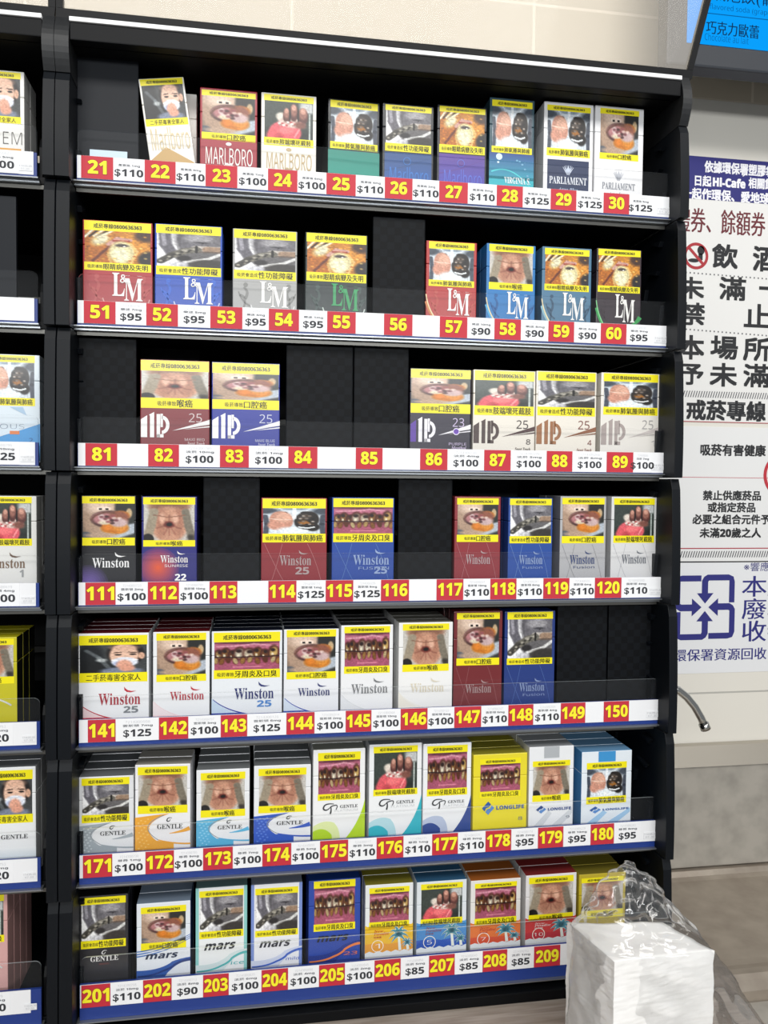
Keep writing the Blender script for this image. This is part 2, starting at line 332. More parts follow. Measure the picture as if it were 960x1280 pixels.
def pic_teeth():
    p = Pic('#a8647a'); p.e(.5, .15, .55, .14, '#c08094', .6); p.e(.5, .9, .5, .14, '#b06a80', .6); p.e(.5, .02, .5, .06, '#7a4a58', .6)
    p.l([(.05, .16), (.4, .14), (.6, .08), (.95, .16)], .025, '#d8a8b4', .8); p.l([(.3, .9), (.7, .9)], .02, '#d898a8', .8); p.r(0, .46, 1, .62, '#5c2c34', .6, .14)
    up_ = [(.07, .44, .05, .13), (.17, .40, .055, .15), (.27, .45, .045, .12), (.385, .40, .075, .17), (.53, .43, .08, .17), (.66, .39, .055, .15), (.77, .44, .05, .13), (.91, .38, .06, .2)]
    for i, (x, y, a, b) in enumerate(up_): p.e(x, y, a + .025, b + .05, '#5a3026', .4); p.e(x, y + .02, a, b, ['#a88e62', '#8c683c', '#6c4426', '#b8b0a2', '#c2b8a6', '#94703e', '#7c5430', '#c4aa72'][i], .5, [-8, 6, -4, 3, -5, 8, -6, 4][i]); p.e(x + .012 * (-1) ** i, y - .07, a * .6, .06, '#3a2018', .6); p.e(x - .02, y + .08, a * .3, .05, '#e4dcc8', .8)
    for i, x in enumerate((.02, .11, .21, .32, .43, .54, .66, .78, .90, .98)): p.e(x, .65 + .035 * math.sin(i * 2.3), .045, .13, '#6b3a2c', .5); p.e(x, .67 + .03 * math.sin(i * 2.3), .034, .11, ['#b09868', '#8c6434', '#6a3c20', '#b8a884', '#a07c48'][i % 5], .5, 10 * math.sin(i * 1.7))
    p.l([(.0, .53), (.3, .55), (.7, .54), (1, .52)], .018, '#30161a', .85)
    return p.n(.14, 31)
def pic_child():
    p = Pic('#56595a'); p.e(.15, .4, .2, .42, '#2c3034', .5); p.e(.2, .85, .34, .3, '#26292c', .6); p.l([(.1, .2), (.28, .45), (.42, .8)], .04, '#9aa0a2', .6, .9); p.e(.32, .55, .08, .06, '#b8bcbc', .8)
    p.e(.68, .32, .28, .42, '#2b2423', .2); p.e(.66, .38, .22, .4, '#e2c3b0', .2); p.e(.92, .4, .05, .12, '#d8b49e', .4); p.e(.66, .1, .2, .1, '#d9b8a4', .7)
    p.l([(.52, .29), (.61, .27)], .016, '#5a4238'); p.l([(.73, .27), (.84, .29)], .016, '#5a4238'); p.e(.57, .36, .05, .028, '#231a1a', .5); p.e(.79, .35, .05, .028, '#231a1a', .5)
    p.e(.67, .62, .2, .17, '#dfe3ec', .2); p.e(.6, .68, .1, .1, '#b9c4e0', .8); p.l([(.48, .55), (.86, .55)], .014, '#f6f8fb', .8); p.e(.66, .74, .12, .2, '#dcae9a', .4); p.e(.62, .95, .32, .14, '#8b93a4', .4); p.e(.7, .84, .12, .12, '#d8a894', .5)
    return p.n(.14, 37)
PICS = {k: f().a for k, f in dict(mouth=pic_mouth, foot=pic_foot, lungs=pic_lungs, waist=pic_waist, eye=pic_eye, throat=pic_throat, teeth=pic_teeth, child=pic_child).items()}
WARN = dict(mouth=('吸菸導致', '口腔癌'), foot=('吸菸導致', '肢端壞死截肢'), lungs=('吸菸導致', '肺氣腫與肺癌'), waist=('吸菸會造成', '性功能障礙'),
            eye=('吸菸導致', '眼睛病變及失明'), throat=('吸菸導致', '喉癌'), teeth=('吸菸導致', '牙周炎及口臭'), child=('', '二手菸毒害全家人'))
PICWORD = dict(mouth='diseased mouth photo', foot='gangrenous foot photo', lungs='lungs photo', waist='bare waist photo', eye='orange eye photo', throat='throat hole photo', teeth='rotten teeth photo', child='masked child photo')

# ------------------------------------------------------------------ brand prints (x, z are fractions of the pack front)
class HZ:
    def __init__(s, h, zs, pb): s.h, s.zs, s.pb = h, zs, pb
    def __rmul__(s, z):
        if z <= .2: f = z * s.zs / .2
        elif z <= .46: f = s.zs + (z - .2) * (s.pb - .012 - s.zs) / .26
        else: f = s.pb - .012 + (z - .46) * (1.012 - s.pb) / .54
        return f * s.h
class Art:
    """z runs .2 at the top of the price rail to .46 just under the warning label"""
    def __init__(s, p, w, h, zs=.2, pb=.472): s.p, s.w, s.h = p, w, HZ(h, zs, pb)
    def poly(s, pts, c, l=0): s.p.poly([(x * s.w, z * s.h) for x, z in pts], c, l)
    def rect(s, a, b, c_, d, c, l=0): s.p.rect(a * s.w, b * s.h, c_ * s.w, d * s.h, c, l)
    def grad(s, a, b, c_, d, cb, ct, l=0): s.p.grad(a * s.w, b * s.h, c_ * s.w, d * s.h, cb, ct, l)
    def text(s, t, a, b, c_, d, c, l=4, **k): s.p.text(t, a * s.w, b * s.h, c_ * s.w, d * s.h, c, l, **k)
    def ell(s, x, z, rx, rz, c, l=1, **k): s.p.ell(x * s.w, z * s.h, rx * s.w, rz * s.w, c, l, **k)
    def ring(s, x, z, r, t, c, l=2, rz=None, **k): s.p.ring(x * s.w, z * s.h, r * s.w, (rz or r) * s.w, t * s.w, c, l, **k)
    def band(s, pts, w0, w1, c, l=1): s.p.band([(x * s.w, z * s.h) for x, z in pts], w0 * s.w, w1 * s.w, c, l)
def curve(p0, p1, p2, n=14):
    return [((1 - t) ** 2 * p0[0] + 2 * t * (1 - t) * p1[0] + t * t * p2[0], (1 - t) ** 2 * p0[1] + 2 * t * (1 - t) * p1[1] + t * t * p2[1]) for t in [i / n for i in range(n + 1)]]

def a_roof(txt, roof, inner, serifs=True):
    def f(a):
        a.text(txt, .1, .25, .92, .405, roof, bold=.0)
        a.poly([(.02, .02), (.02, .17), (.5, .265), (.98, .17), (.98, .02)], roof, 0)
        a.poly([(.1, .02), (.1, .13), (.5, .225), (.9, .13), (.9, .02)], inner, 1)
        a.ell(.5, .44, .05, .03, roof, 2)
    return f
def a_tallroof(a):
    a.poly([(.02, .02), (.02, .23), (.4, .32), (.98, .20), (.98, .02)], '#c8a468', 0)
    a.text('Marlboro', .1, .30, .95, .46, '#d8c6a0', bold=.0)
    a.text(serif('Gold'), .4, .17, .62, .21, '#f0e4c8')
def a_fill(cb, ct, txt=None, tc='#ffffff', top=.46):
    def f(a):
        a.grad(.04, .0, .96, top, cb, ct, 0)
        a.band(curve((.04, .30), (.5, .34), (.96, .44)), .02, .01, ct, 1)
        if txt: a.text(txt, .14, .2, .9, .34, tc, 3)
        a.ell(.48, .39, .07, .07, ct, 2); a.ring(.48, .39, .075, .012, tc, 3)
    return f
def a_teal(a):
    a.rect(.0, 0, 1, .46, '#128d7c', 0); a.grad(.0, .26, 1, .46, '#149482', '#0f8474', 1)
def a_virginia(a):
    a.grad(.0, 0, 1, .30, '#2cc3c6', '#28aebd', 0); a.grad(.0, .28, 1, .47, '#2a9db4', '#2c4a8c', 0)
    a.band(curve((.05, .33), (.5, .40), (.95, .22)), .03, .02, '#4fd0d4', 1); a.ell(.22, .44, .07, .07, '#cfe6ee', 2); a.ell(.2, .40, .025, .025, '#cfe6ee', 2)
    for i in range(5): a.ell(.62 + .06 * i, .42 - .02 * i * i / 3, .025, .02, '#6fa8c8', 2)
    a.text(serif('VIRGINIA S.'), .34, .25, .92, .297, '#f4fbfb')
def a_square(a):
    a.rect(.08, .02, .92, .445, '#1c2c52', 0); a_emblem(a, '#c9d2e4', .375); a.text(serif('PARLIAMENT'), .12, .272, .88, .325, '#e8ecf4'); a.text(ital('Aqua Blue'), .3, .22, .7, .248, '#aebbd4')
def a_emblem(a, c, z):
    for sx in (-1, 1):
        for k in range(3): a.band([(.5 + sx * .01, z - .035 + .006 * k), (.5 + sx * (.11 - .025 * k), z + .02 + .006 * k)], .025, .006, c, 2)
    a.poly([(.47, z), (.5, z - .03), (.53, z), (.5, z + .035)], c, 3)
def a_parl(a):
    a_emblem(a, '#b9bcc4', .36); a.text(serif('PARLIAMENT'), .16, .26, .84, .308, '#8d9098'); a.text(ital('Aqua Super'), .3, .215, .7, .243, '#b4b6bc')
def a_lm(c='#f4f2ee', ring='#d8b8b4', lion=None, swirl=None, side='l', glow=None):
    def f(a):
        if glow: a.grad(0, 0, 1, .42, glow, glow, 0)
        lc = lion or ring
        for sx in ((.17, 1), (.9, -1)):
            x, d = sx
            a.band(curve((x, .40), (x + .1 * d, .36), (x + .02 * d, .30)), .03, .05, lc, 1); a.band(curve((x - .06 * d, .33), (x + .06 * d, .32), (x, .22)), .04, .03, lc, 1); a.ell(x + .03 * d, .42, .035, .035, lc, 1)
            a.band(curve((x - .08 * d, .36), (x - .03 * d, .27), (x + .1 * d, .24)), .018, .03, lc, 1)
        if swirl:
            a.band(curve((.0, .34), (.12, .16), (.6, .06)), .05, .07, swirl, 1); a.band(curve((.0, .40), (.06, .2), (.5, .08)), .02, .03, '#e8d8a8' if swirl != '#2c9a4c' else '#7fd08c', 2)
        else: a.ring(.62, .30, .36, .018, ring, 1, a0=195, a1=345)
        if swirl == '#2c9a4c': a.band(curve((.7, .2), (.9, .22), (.98, .28)), .02, .10, swirl, 2)
        a.text(serif('L'), .42, .27, .60, .455, c, 4); a.text(serif('&'), .53, .375, .635, .445, c, 5); a.text(serif('M'), .59, .235, .86, .415, c, 4)
    return f
def a_ild(c, num, sub='', sub2='', nc=None, sc=None, dot=None, blk=None):
    def f(a):
        a.poly([(.01, .254), (.01, .385), (.10, .415), (.10, .254)], blk or c, 1)
        a.rect(.14, .254, .20, .415, c, 2); a.poly([(.13, .415), (.20, .415), (.20, .44), (.13, .42)], c, 2)
        a.rect(.235, .254, .285, .425, c, 2); a.rect(.235, .254, .335, .278, c, 2)
        a.ring(.31, .347, .11, .05, c, 2, rz=.135, a0=-90, a1=90); a.rect(.29, .33, .325, .428, c, 2)
        a.poly([(.46, .305), (1.0, .355), (1.0, .39)], sc or c, 2); a.poly([(.62, .315), (1.0, .335), (1.0, .345)], sc or c, 2)
        a.text(num, .70, .37, .89, .435, nc or c, 4, bold=-.004)
        if dot: a.ell(.76, .335, .055, .055, dot, 3); a.ring(.76, .335, .055, .012, '#f0e8fa', 4)
        if sub: a.text(sub, .64 if len(sub) > 2 else .86, .232 if len(sub) > 2 else .25, .93, .252 if len(sub) > 2 else .29, nc or c, 4)
        if sub2: a.text(ital(sub2), .68, .203, .93, .226, nc or c, 4)
    return f
def wing(a, x, z, s, c):
    a.p.poly([((x + dx * s) * a.w, z * a.h + dz * s * a.w) for dx, dz in ((-.02, .26), (.0, .10), (.10, .02), (.26, .0), (.52, .06), (.30, .06), (.14, .10), (.05, .17))], c, 3)
def a_win(c, wc=None, num=None, nc=None, sub=None, sw=None, X=None, glow=None, x0=.22, x1=.82, z0=.30, z1=.375, nz=None):
    def f(a):
        if X:
            a.band(curve((.05, .46), (.22, .28), (.55, .0)), .008, .008, X, 1); a.band(curve((.32, .46), (.2, .22), (.05, .04)), .008, .008, X, 1); a.band(curve((.7, .46), (.9, .28), (.96, .06)), .008, .008, X, 1)
        if sw:
            a.band(curve((.02, .30), (.20, .2), (.62, .155)), .01, .02, sw[0], 1); a.poly([(.0, .02), (.0, .31)] + curve((.02, .30), (.18, .19), (.6, .15), 8) + [(.6, .02)], sw[1], 0); a.poly([(.0, .02), (.0, .185), (.36, .185), (.55, .165), (.62, .02)], sw[0], 2)
        if glow:
            gx, gz, gr, g1, g2 = glow
            n = 10; base, hot = lin(g1), lin(g2)
            for i in range(n): 
                t = i / (n - 1); cc = [tuple(b_ + (h_ - b_) * t for b_, h_ in zip(base, hot))] * 26
                r = gr * (1 - .9 * t); pts = [(min(max((gx + r * math.cos(k * math.pi / 13)), .01), .99) * a.w, max(gz * a.h + r * a.w * math.sin(k * math.pi / 13), .001)) for k in range(26)]
                a.p.add(pts, [tuple(range(26))], cc, -.6 + .12 * i)
        a.text(serif('Winston'), x0, z0, x1, z1, c, 4); wing(a, x0 + (x1 - x0) * .62, z1 + .005, (x1 - x0) * .55, wc or c)
        if sub: a.text(sub, x0 + (x1 - x0) * .15, z0 - .035, x1, z0 - .014, c, 4)
        if num: a.text(num, x1 - .24, (nz or z0 - .012) - .055, x1 - .03, nz or z0 - .012, nc or c, 4, bold=.012, fit=len(num) == 1, al='r')
    return f
def gmark(a, x, z, s, c):
    a.band(curve((x - .5 * s, z - .05 * s), (x - .4 * s, z + .32 * s), (x + .5 * s, z + .2 * s)), .02, .008, c, 4); a.band(curve((x - .5 * s, z - .05 * s), (x - .1 * s, z - .26 * s), (x + .2 * s, z + .06 * s)), .02, .008, c, 4)
def a_gentle(col, hi):
    def f(a):
        a.poly([(0, .02), (0, .44)] + curve((.0, .44), (.30, .455), (.62, .47), 6) + curve((.55, .455), (.05, .37), (.38, .235), 12) + [(.7, .205), (.7, .02)], col, 0)
        for k in range(30):
            q = (k * .618) % 1; a.ell(.05 + .2 * q, .12 + .0105 * k, .02, .014, hi, 1, n=8)
        a.band(curve((.52, .455), (.0, .37), (.42, .24)), .015, .012, '#8d9499', 2); a.band(curve((.42, .24), (.7, .2), (1.0, .2)), .02, .03, col, 2)
        a.band(curve((.62, .295), (.85, .305), (.99, .335)), .01, .08, col, 2)
        a.text(serif('GENTLE'), .40, .335, .86, .378, '#2c2e30'); gmark(a, .62, .412, .09, '#2c2e30')
    return f
def a_gp(col, lo):
    def f(a):
        a.poly([(1.0, .47)] + curve((1.0, .47), (.92, .30), (.62, .16), 10) + [(1.0, .10)], col, 1); a.poly([(0, .10), (0, .265)] + curve((.0, .27), (.22, .33), (.42, .29), 8) + curve((.42, .285), (.54, .24), (.52, .10), 6), lo, 1); a.poly([(0, .10), (0, .22)] + curve((.0, .23), (.2, .28), (.36, .2), 8) + [(.38, .10)], col, 2)
        a.band(curve((.40, .44), (.2, .455), (.2, .405)), .015, .03, '#2a2c30', 4); a.band(curve((.2, .405), (.26, .38), (.34, .42)), .03, .012, '#2a2c30', 4); a.band(curve((.34, .42), (.36, .39), (.33, .365)), .02, .03, '#2a2c30', 4); a.band(curve((.34, .42), (.52, .45), (.44, .395)), .02, .015, '#2a2c30', 4)
        a.text(serif('GENTLE'), .52, .405, .86, .43, '#3a3c40'); a.text('PLATINUM', .42, .378, .86, .396, '#a8acb0', bold=-.02)
    return f
def a_long(t, c1='#2f64ae', d1=None):
    def f(a):
        if d1:
            a.poly([(.5, .16), (.72, .16), (.98, .30), (.98, .38)], d1, 1); a.poly([(.1, .16), (.3, .16), (.52, .31), (.44, .35)], d1, 1)
        x, z, r = .28, .37, .115; q = a.w / a.h.h
        for k, cc in ((0, c1), (1, '#5a8fd0')):
            s_ = 1 - 2 * k
            a.poly([(x - s_ * r, z), (x, z + s_ * r * q), (x + s_ * r * .45, z + s_ * r * .55 * q), (x + s_ * .02, z + s_ * r * .15 * q), (x - s_ * r * .35, z + s_ * r * .0 * q), (x - s_ * r * .55, z - s_ * r * .45 * q)], cc, 3)
        a.text('LONGLIFE', .43, .35, .95, .388, c1, 4, bold=.02)
        if t: a.text(t, .84, .235, .92, .27, '#6d7680', 4)
    return f
def a_mars(tc, c1, c2, sub=None):
    def f(a):
        a.poly([(0, .02), (0, .225)] + curve((.0, .225), (.40, .205), (.62, .29), 8) + curve((.66, .31), (.85, .345), (1.0, .35), 5) + curve((1.0, .31), (.82, .295), (.7, .24), 6) + curve((.66, .22), (.4, .12), (.3, .02), 6), c1, 1)
        a.band(curve((.02, .175), (.5, .17), (.68, .25)) + curve((.7, .265), (.85, .315), (1, .318)), .03, .05, c2, 2)
        a.text('mars', .16, .36, .74, .425, tc, 4, bold=.012, shear=.35)
        if sub: a.text(sub, .68, .205, .94, .24, c2, 4, shear=.2)
    return f
def a_palm(top, bot, num, tc='#c8322c'):
    def f(a):
        a.grad(0, .02, 1, .47, bot, top, 0); a.poly([(0, .46), (0, .515), (.05, .50), (.97, .50), (1, .515), (1, .46)], top, 0)
        a.poly([(0, .02), (0, .30), (.25, .31), (.5, .29), (1, .32), (1, .02)], bot, 1)
        n = 11
        a.poly([(0, .06)] + [(i / n, .20 + (.02 if i % 2 else 0)) for i in range(n + 1)] + [(1, .06)], '#e8eef0', 3)
        for px, pz, s_ in ((.70, .39, 1.0), (.88, .29, .6)):
            a.band([(px, pz), (px + .03 * s_, .21)], .045, .06, '#e9efe6', 4)
            for ang in (-10, 25, 60, 115, 150, 195, 225, -45):
                r = .22 * s_; e = (px + r * math.cos(math.radians(ang)), pz + r * .45 * math.sin(math.radians(ang)) - .025 * s_); m = (px + r * .6 * math.cos(math.radians(ang)), pz + r * .45 * math.sin(math.radians(ang)) + .04 * s_)
                a.band(curve((px, pz), m, e, 6), .10 * s_, .0, '#eef2dc', 5); a.band(curve((px, pz), m, e, 6), .075 * s_, .0, '#4e93a8', 6)
        a.ring(.26, .275, .125, .014, '#f6f2e6', 4); a.text(num, .21 if len(num) < 2 else .17, .25, .31 if len(num) < 2 else .35, .302, '#f6f4ee', 5, bold=-.01)
        a.text(ital('New'), .18, .43, .38, .455, tc, 4); a.text(ital('Paradise'), .18, .395, .50, .43, tc, 4); a.text('新樂園', .18, .362, .34, .384, tc, 4)
    return f
def a_gblack(a): gmark(a, .52, .425, .10, '#e8e8e8'); a.text(serif('GENTLE'), .24, .345, .80, .395, '#f0f0ee'); a.text('MENTHOL', .42, .31, .62, .325, '#8c3a34')
def a_mars2(a):
    a_mars('#20304e', '#2e5aa8', '#203a7c')(a)
    for k in range(3): a.band(curve((.0, .46 - .03 * k), (.5, .48 - .03 * k), (1, .62 - .02 * k)), .025, .012, '#3c74c0', 0)
def a_edge(c, nxt):
    def f(a):
        a.rect(0, 0, .06, 1, c, 0); a.rect(.94, 0, 1, 1, c, 0); nxt(a)
    return f
def a_em(a): a.text('EM', .62, .30, .96, .40, '#54504c', bold=-.02); a.rect(.0, .20, .94, .265, '#e0a040', 1); a.rect(.0, .05, .94, .09, '#c8c4bc', 1)
def a_blue(a):
    a.poly([(0, .02), (0, .2)] + curve((0, .2), (.5, .25), (1, .36), 8) + [(1, .02)], '#4b9bd8', 1); a.poly([(0, .2), (0, .24)] + curve((0, .24), (.5, .3), (1, .38), 8) + curve((1, .34), (.5, .26), (0, .2), 8), '#d8e6f0', 2)
    a.text('OUS', .34, .30, .74, .335, '#8a98a8', bold=-.02); a.rect(.5, .26, .66, .285, '#e08048', 3); a.poly([(.5, .46), (.72, .46), (.78, .40)], '#a8c4dc', 2); a.text('2', .82, .2, .88, .235, '#2a5a94', 4)
def a_le(a): a.text(serif('GENTLE'), .40, .33, .86, .37, '#3a3c40'); a.grad(0, .05, 1, .25, '#b8d4e4', '#f2f4f4', 1)
def a_none(a): a.band(curve((.1, .3), (.5, .42), (.9, .3)), .03, .03, '#d0d4d0', 1)

# ------------------------------------------------------------------ building one pack
DEPTH = .0225
PACKM = {}
def card(c): 
    return mat('card_' + c.strip('#'), c, .36, 0, .3)
def carton_parts(t, wd, h, body, top, side):
    lid = h * .24
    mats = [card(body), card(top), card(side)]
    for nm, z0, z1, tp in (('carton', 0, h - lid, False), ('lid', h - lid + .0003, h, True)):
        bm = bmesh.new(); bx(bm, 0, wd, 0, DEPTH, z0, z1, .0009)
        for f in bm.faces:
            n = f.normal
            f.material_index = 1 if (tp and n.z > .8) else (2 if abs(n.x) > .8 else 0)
        bm.normal_update()
        for f in bm.faces:
            n = f.normal
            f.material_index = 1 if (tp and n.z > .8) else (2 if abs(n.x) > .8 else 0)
        bm_obj(nm, bm, mats, t)
def make_pack(label, group, x0, x1, ybase, z0, h, body, pic, off, m, art, top=None, side=None, yaw=0, roll=0, px=.00085, extra=None, railh=.027):
    wd = x1 - x0
    t = thing('cigarette_pack', label, 'cigarette pack', (x0, ybase, z0), group)
    t.rotation_euler = (0, math.radians(roll), math.radians(yaw))
    carton_parts(t, wd, h, body, top or body, side or body)
    p = PM(); z = [h - o * px for o in off]; a, b = m * wd, (1 - m) * wd
    yel = '#f8ea06'
    pt = PM(); pt.rect(a, z[1], b, z[0], yel, 0); p.rect(a, z[3], b, z[2], yel, 0)
    ph = PM(); ph.grid(a + .0006, z[2], b - .0006, z[1], PICS[pic], .4)
    hb = z[0] - z[1]; W_ = b - a
    pt.text('戒菸專線0800636363', a + W_ * .14, z[1] + hb * .24, b - W_ * .14, z[0] - hb * .26, '#20200c', 2, bold=.02)
    s1, s2 = WARN[pic]; hb = z[2] - z[3]
    if s1:
        n1, n2 = len(s1) * .62, len(s2); tot = min(.9, (n1 + n2) * .115); c0 = (a + b) / 2 - tot * W_ / 2; k = tot * W_ / (n1 + n2)
        p.text(s1, c0, z[3] + hb * .24, c0 + n1 * k * .96, z[2] - hb * .3, '#3a380c', 2, bold=.01); p.text(s2, c0 + n1 * k, z[3] + hb * .12, c0 + tot * W_, z[2] - hb * .12, '#1e1e08', 2, bold=.02)
    else: p.text(s2, a + W_ * .1, z[3] + hb * .14, b - W_ * .1, z[2] - hb * .16, '#1e1e08', 2, bold=.01)
    pt.build('hotline_band', t, dy=-.00005); wl = p.build('warning_band', t, dy=-.00005); ph.build('warning_photo', wl, dy=-.00005)
    p = PM(); A_ = Art(p, wd, h, railh / h, 1 - off[3] * px / h); art(A_)
    if extra: extra(Art(p, wd, h))
    p.build('brand_print', t, dy=-.00005)
    return t
def queue_pack(src, label, k, gap, dx, dz):
    r = src.copy(); C.objects.link(r); r['label'] = label
    r.location = src.location + Vector((dx, k * (DEPTH + gap), dz))
    for ch in src.children:
        if ch.name.split('.')[0] in ('carton', 'lid'):
            c = ch.copy(); C.objects.link(c); c.parent = r
    return r

# ------------------------------------------------------------------ the room: wall, counter, stainless bench
YW = .33
def tile_mat():
    m = mat('cream_glazed_tile', '#e6dccb', .5); n, l, b = nodes(m)
    tc = n.new('ShaderNodeTexCoord'); mp = n.new('ShaderNodeMapping'); br = n.new('ShaderNodeTexBrick'); br.offset = 0
    a = U(667, 60, YW); q = U(838, 24, YW); q2 = U(900, 126, YW)
    wt = a.x - U(365, 30, YW).x; ht = q.z - q2.z
    mp.inputs['Rotation'].default_value = (math.radians(-90), 0, 0); mp.inputs['Location'].default_value = (-a.x, -q.z + 20 * ht, 0)
    br.inputs['Color1'].default_value = (*lin('#cfc3ae'), 1); br.inputs['Color2'].default_value = (*lin('#d2c7b4'), 1); br.inputs['Mortar'].default_value = (*lin('#e8dcc8'), 1)
    br.inputs['Scale'].default_value = 1; br.inputs['Mortar Size'].default_value = .0022; br.inputs['Brick Width'].default_value = wt; br.inputs['Row Height'].default_value = ht
    l.new(tc.outputs['Object'], mp.inputs[0]); l.new(mp.outputs[0], br.inputs['Vector']); l.new(br.outputs['Color'], b.inputs['Base Color'])
    bp = n.new('ShaderNodeBump'); bp.inputs['Strength'].default_value = .35; bp.inputs['Distance'].default_value = .001; bp.invert = True
    l.new(br.outputs['Fac'], bp.inputs['Height']); l.new(bp.outputs[0], b.inputs['Normal'])
    return m
zt = U(905, 945, YW).z
tag(box('wall_back', tile_mat(), None, -1.1, 1.5, YW, YW + .05, -.12, 1.45), kind='structure')
tag(box('counter', noise_mat('grey_wood_laminate', '#8f8378', '#aba096', 5, .38, 0, 8, (3, 42, 3), 0), None, -1.0, .712, -.62, YW - .002, -.03, 0), 'grey wood-grain counter top under the cigarette cabinet', 'counter')
steel = noise_mat('brushed_stainless', '#a3978a', '#b5aa9c', 26, .3, .45, 8, (1, 1, 1), .05)  # warm tint stands in for tan reflections of the surroundings
steel2 = noise_mat('spotted_stainless', '#97938b', '#b0aba2', 30, .5, .15, 10, (1, 1, 1), .03, .25, .6)
BZ = -.036
tag(box('wall_right', mat('white_wall_sheet', '#e8e4da', .35), None, .62, 1.5, YW - .001, YW - .0002, U(905, 956, YW).z, U(905, 127, YW).z), kind='structure')
q1, q2 = U(905, 866, YW).z, U(905, 864, YW).z
tag(box('trim_1', mat('white_joint', '#b9b7b0', .5), None, .62, 1.5, YW - .0014, YW - .001, q1, q2), kind='structure')
bench = thing('steel_bench', 'stainless steel bench with splashback right of the cabinet', 'bench', (1.1, .1, 0))
def W2(o, t): o.parent = t; o.matrix_parent_inverse = Matrix.Translation(-Vector(t.location)); return o
ys = YW - .028
zs = U(905, 956, ys).z
W2(box('splashback', steel2, None, .714, 1.5, ys, YW - .003, BZ + .012, zs, .002), bench)
bm = bmesh.new(); prism_yz(bm, [(ys - .004, zs), (YW - .003, zs), (YW - .003, zs + .028), (YW - .012, zs + .026)], .714, 1.5)
W2(bm_obj('shaded_ledge_trim', bm, mat('ledge_shade_tan', '#b5aea2', .4, .5)), bench)  # trim strip, its grey-tan colour paints the shadow at the wall's lower edge
bm = bmesh.new()
yf = UZ(935, 1238, BZ).y
prof = [(YW - .004, .010), (ys - .006, .010), (ys - .012, .004)] + [(ys - .02 - (ys - .02 - yf - .06) * k / 6, .001 - .004 * math.sin(math.pi * k / 6)) for k in range(7)] + \
       [(yf + .045, .003), (yf + .03, .008), (yf + .015, .011), (yf + .004, .009), (yf - .002, .0), (yf - .002, -.05), (YW - .004, -.05)]
prof = [(y_, z_ + BZ) for y_, z_ in prof]; prism_yz(bm, prof, .714, 1.5); W2(bm_obj('bench_top', bm, steel, None, False), bench)
W2(box('front_apron', steel2, None, .714, 1.5, yf - .33, yf - .0025, BZ - .06, BZ - .012, .003), bench)

# steel spout
bm = bmesh.new(); pts = [U(x, y, .19) for x, y in ((836, 858), (848, 863), (858, 871), (868, 883), (876, 897), (881, 908))]
tube(bm, pts, .0055); tube(bm, [pts[-1] + Vector((-.002, 0, .004)), pts[-1] + Vector((.0015, 0, -.004))], .0072)
bx(bm, pts[0].x - .005, pts[0].x + .005, .19, YW, pts[0].z - .006, pts[0].z + .006, .002)
tag(bm_obj('water_spout', bm, CHROME, None, True), 'thin bent steel spout sticking out right of the cabinet', 'tap')

# ------------------------------------------------------------------ notices on the wall
def plane_sheet(name, label, x0, y0, x1, y1, col, Y, group=None):
    """a sheet of paper on the wall, corners given as photo positions of its top-left and bottom-right"""
    a, b = U(x0, y0, Y), U(x1, y1, Y); p = PM(); p.block(a.x, b.x, .0, .0005, b.z, a.z, col)
    o = (p, a, b); return o
def PT(p, t, x0, y0, x1, y1, col, Y, layer=2, bold=.02, **k):
    """lettering: photo box (left x, top y at left, right x, bottom y at left)"""
    a = U(x0, y0, Y); b = U(x0, y1, Y); c_ = U(x1, y0, Y); p.text(t, a.x, b.z, c_.x, a.z, col, layer, bold, **k)
def finish(p, name, label, cat, Y, group=None):
    o = p.build(name, None, PAPER); o.location = (0, Y, 0); return tag(o, label, cat, group)
Y1 = YW - .0016
NAVYP = '#2b2c7c'; INK = '#26272a'; RED = '#b03038'
p, a, b = plane_sheet('', '', 845, 193, 1060, 262, '#2a2a78', Y1)
PT(p, '依據環保署塑膠袋', 881, 201, 968, 215, '#f4f4fa', Y1, bold=.03); PT(p, '日起', 869, 219, 889, 232, '#f4f4fa', Y1, bold=.03); PT(p, 'Hi-Cafe', 891, 221, 932, 233, '#f4f4fa', Y1, bold=.04); q = U(929, 220.5, Y1); p.band([(q.x - .001, q.z), (q.x + .003, q.z + .003)], .0014, .002, '#f4f4fa', 2); PT(p, '相關飲品', 936, 222, 976, 235, '#f4f4fa', Y1, bold=.03)
PT(p, '一起作環保、愛地球，', 853, 234, 966, 248, '#f4f4fa', Y1, bold=.03)
finish(p, 'wall_notice', 'navy banner notice with white lettering at the top of the wall sheets', 'notice', Y1)
p, a, b = plane_sheet('', '', 830, 246, 1060, 532, '#ecebe8', Y1)
PT(p, '禮券、餘額券', 845, 258, 957, 289, '#6d2730', Y1, bold=.012)
c = U(870, 320, Y1); r = .0205; p.ring(c.x, c.z, r, r, .0045, RED, 2); p.ell(c.x + .008, c.z + .009, .006, .007, '#202226', 2); p.rect(c.x + .004, c.z - .006, c.x + .011, c.z + .004, '#202226', 2); p.ell(c.x - .004, c.z - .007, .009, .003, '#202226', 2)
p.band([(c.x - r * .68, c.z + r * .68), (c.x + r * .68, c.z - r * .68)], .0045, .0045, RED, 3)
for t, x0, y0, x1, y1 in (('飲', 891, 305, 922, 334), ('酒', 942, 308, 972, 338), ('未', 848, 346, 880, 372), ('滿', 900, 346, 932, 374), ('一', 949, 358, 985, 362), ('禁', 848, 378, 881, 405), ('止', 931, 380, 964, 408),
                          ('本', 848, 419, 880, 448), ('場', 889, 420, 922, 448), ('所', 930, 422, 963, 450), ('予', 851, 455, 879, 480), ('未', 888, 454, 921, 482), ('滿', 930, 455, 962, 483)):
    PT(p, t, x0, y0, x1, y1, INK, Y1, bold=.028)
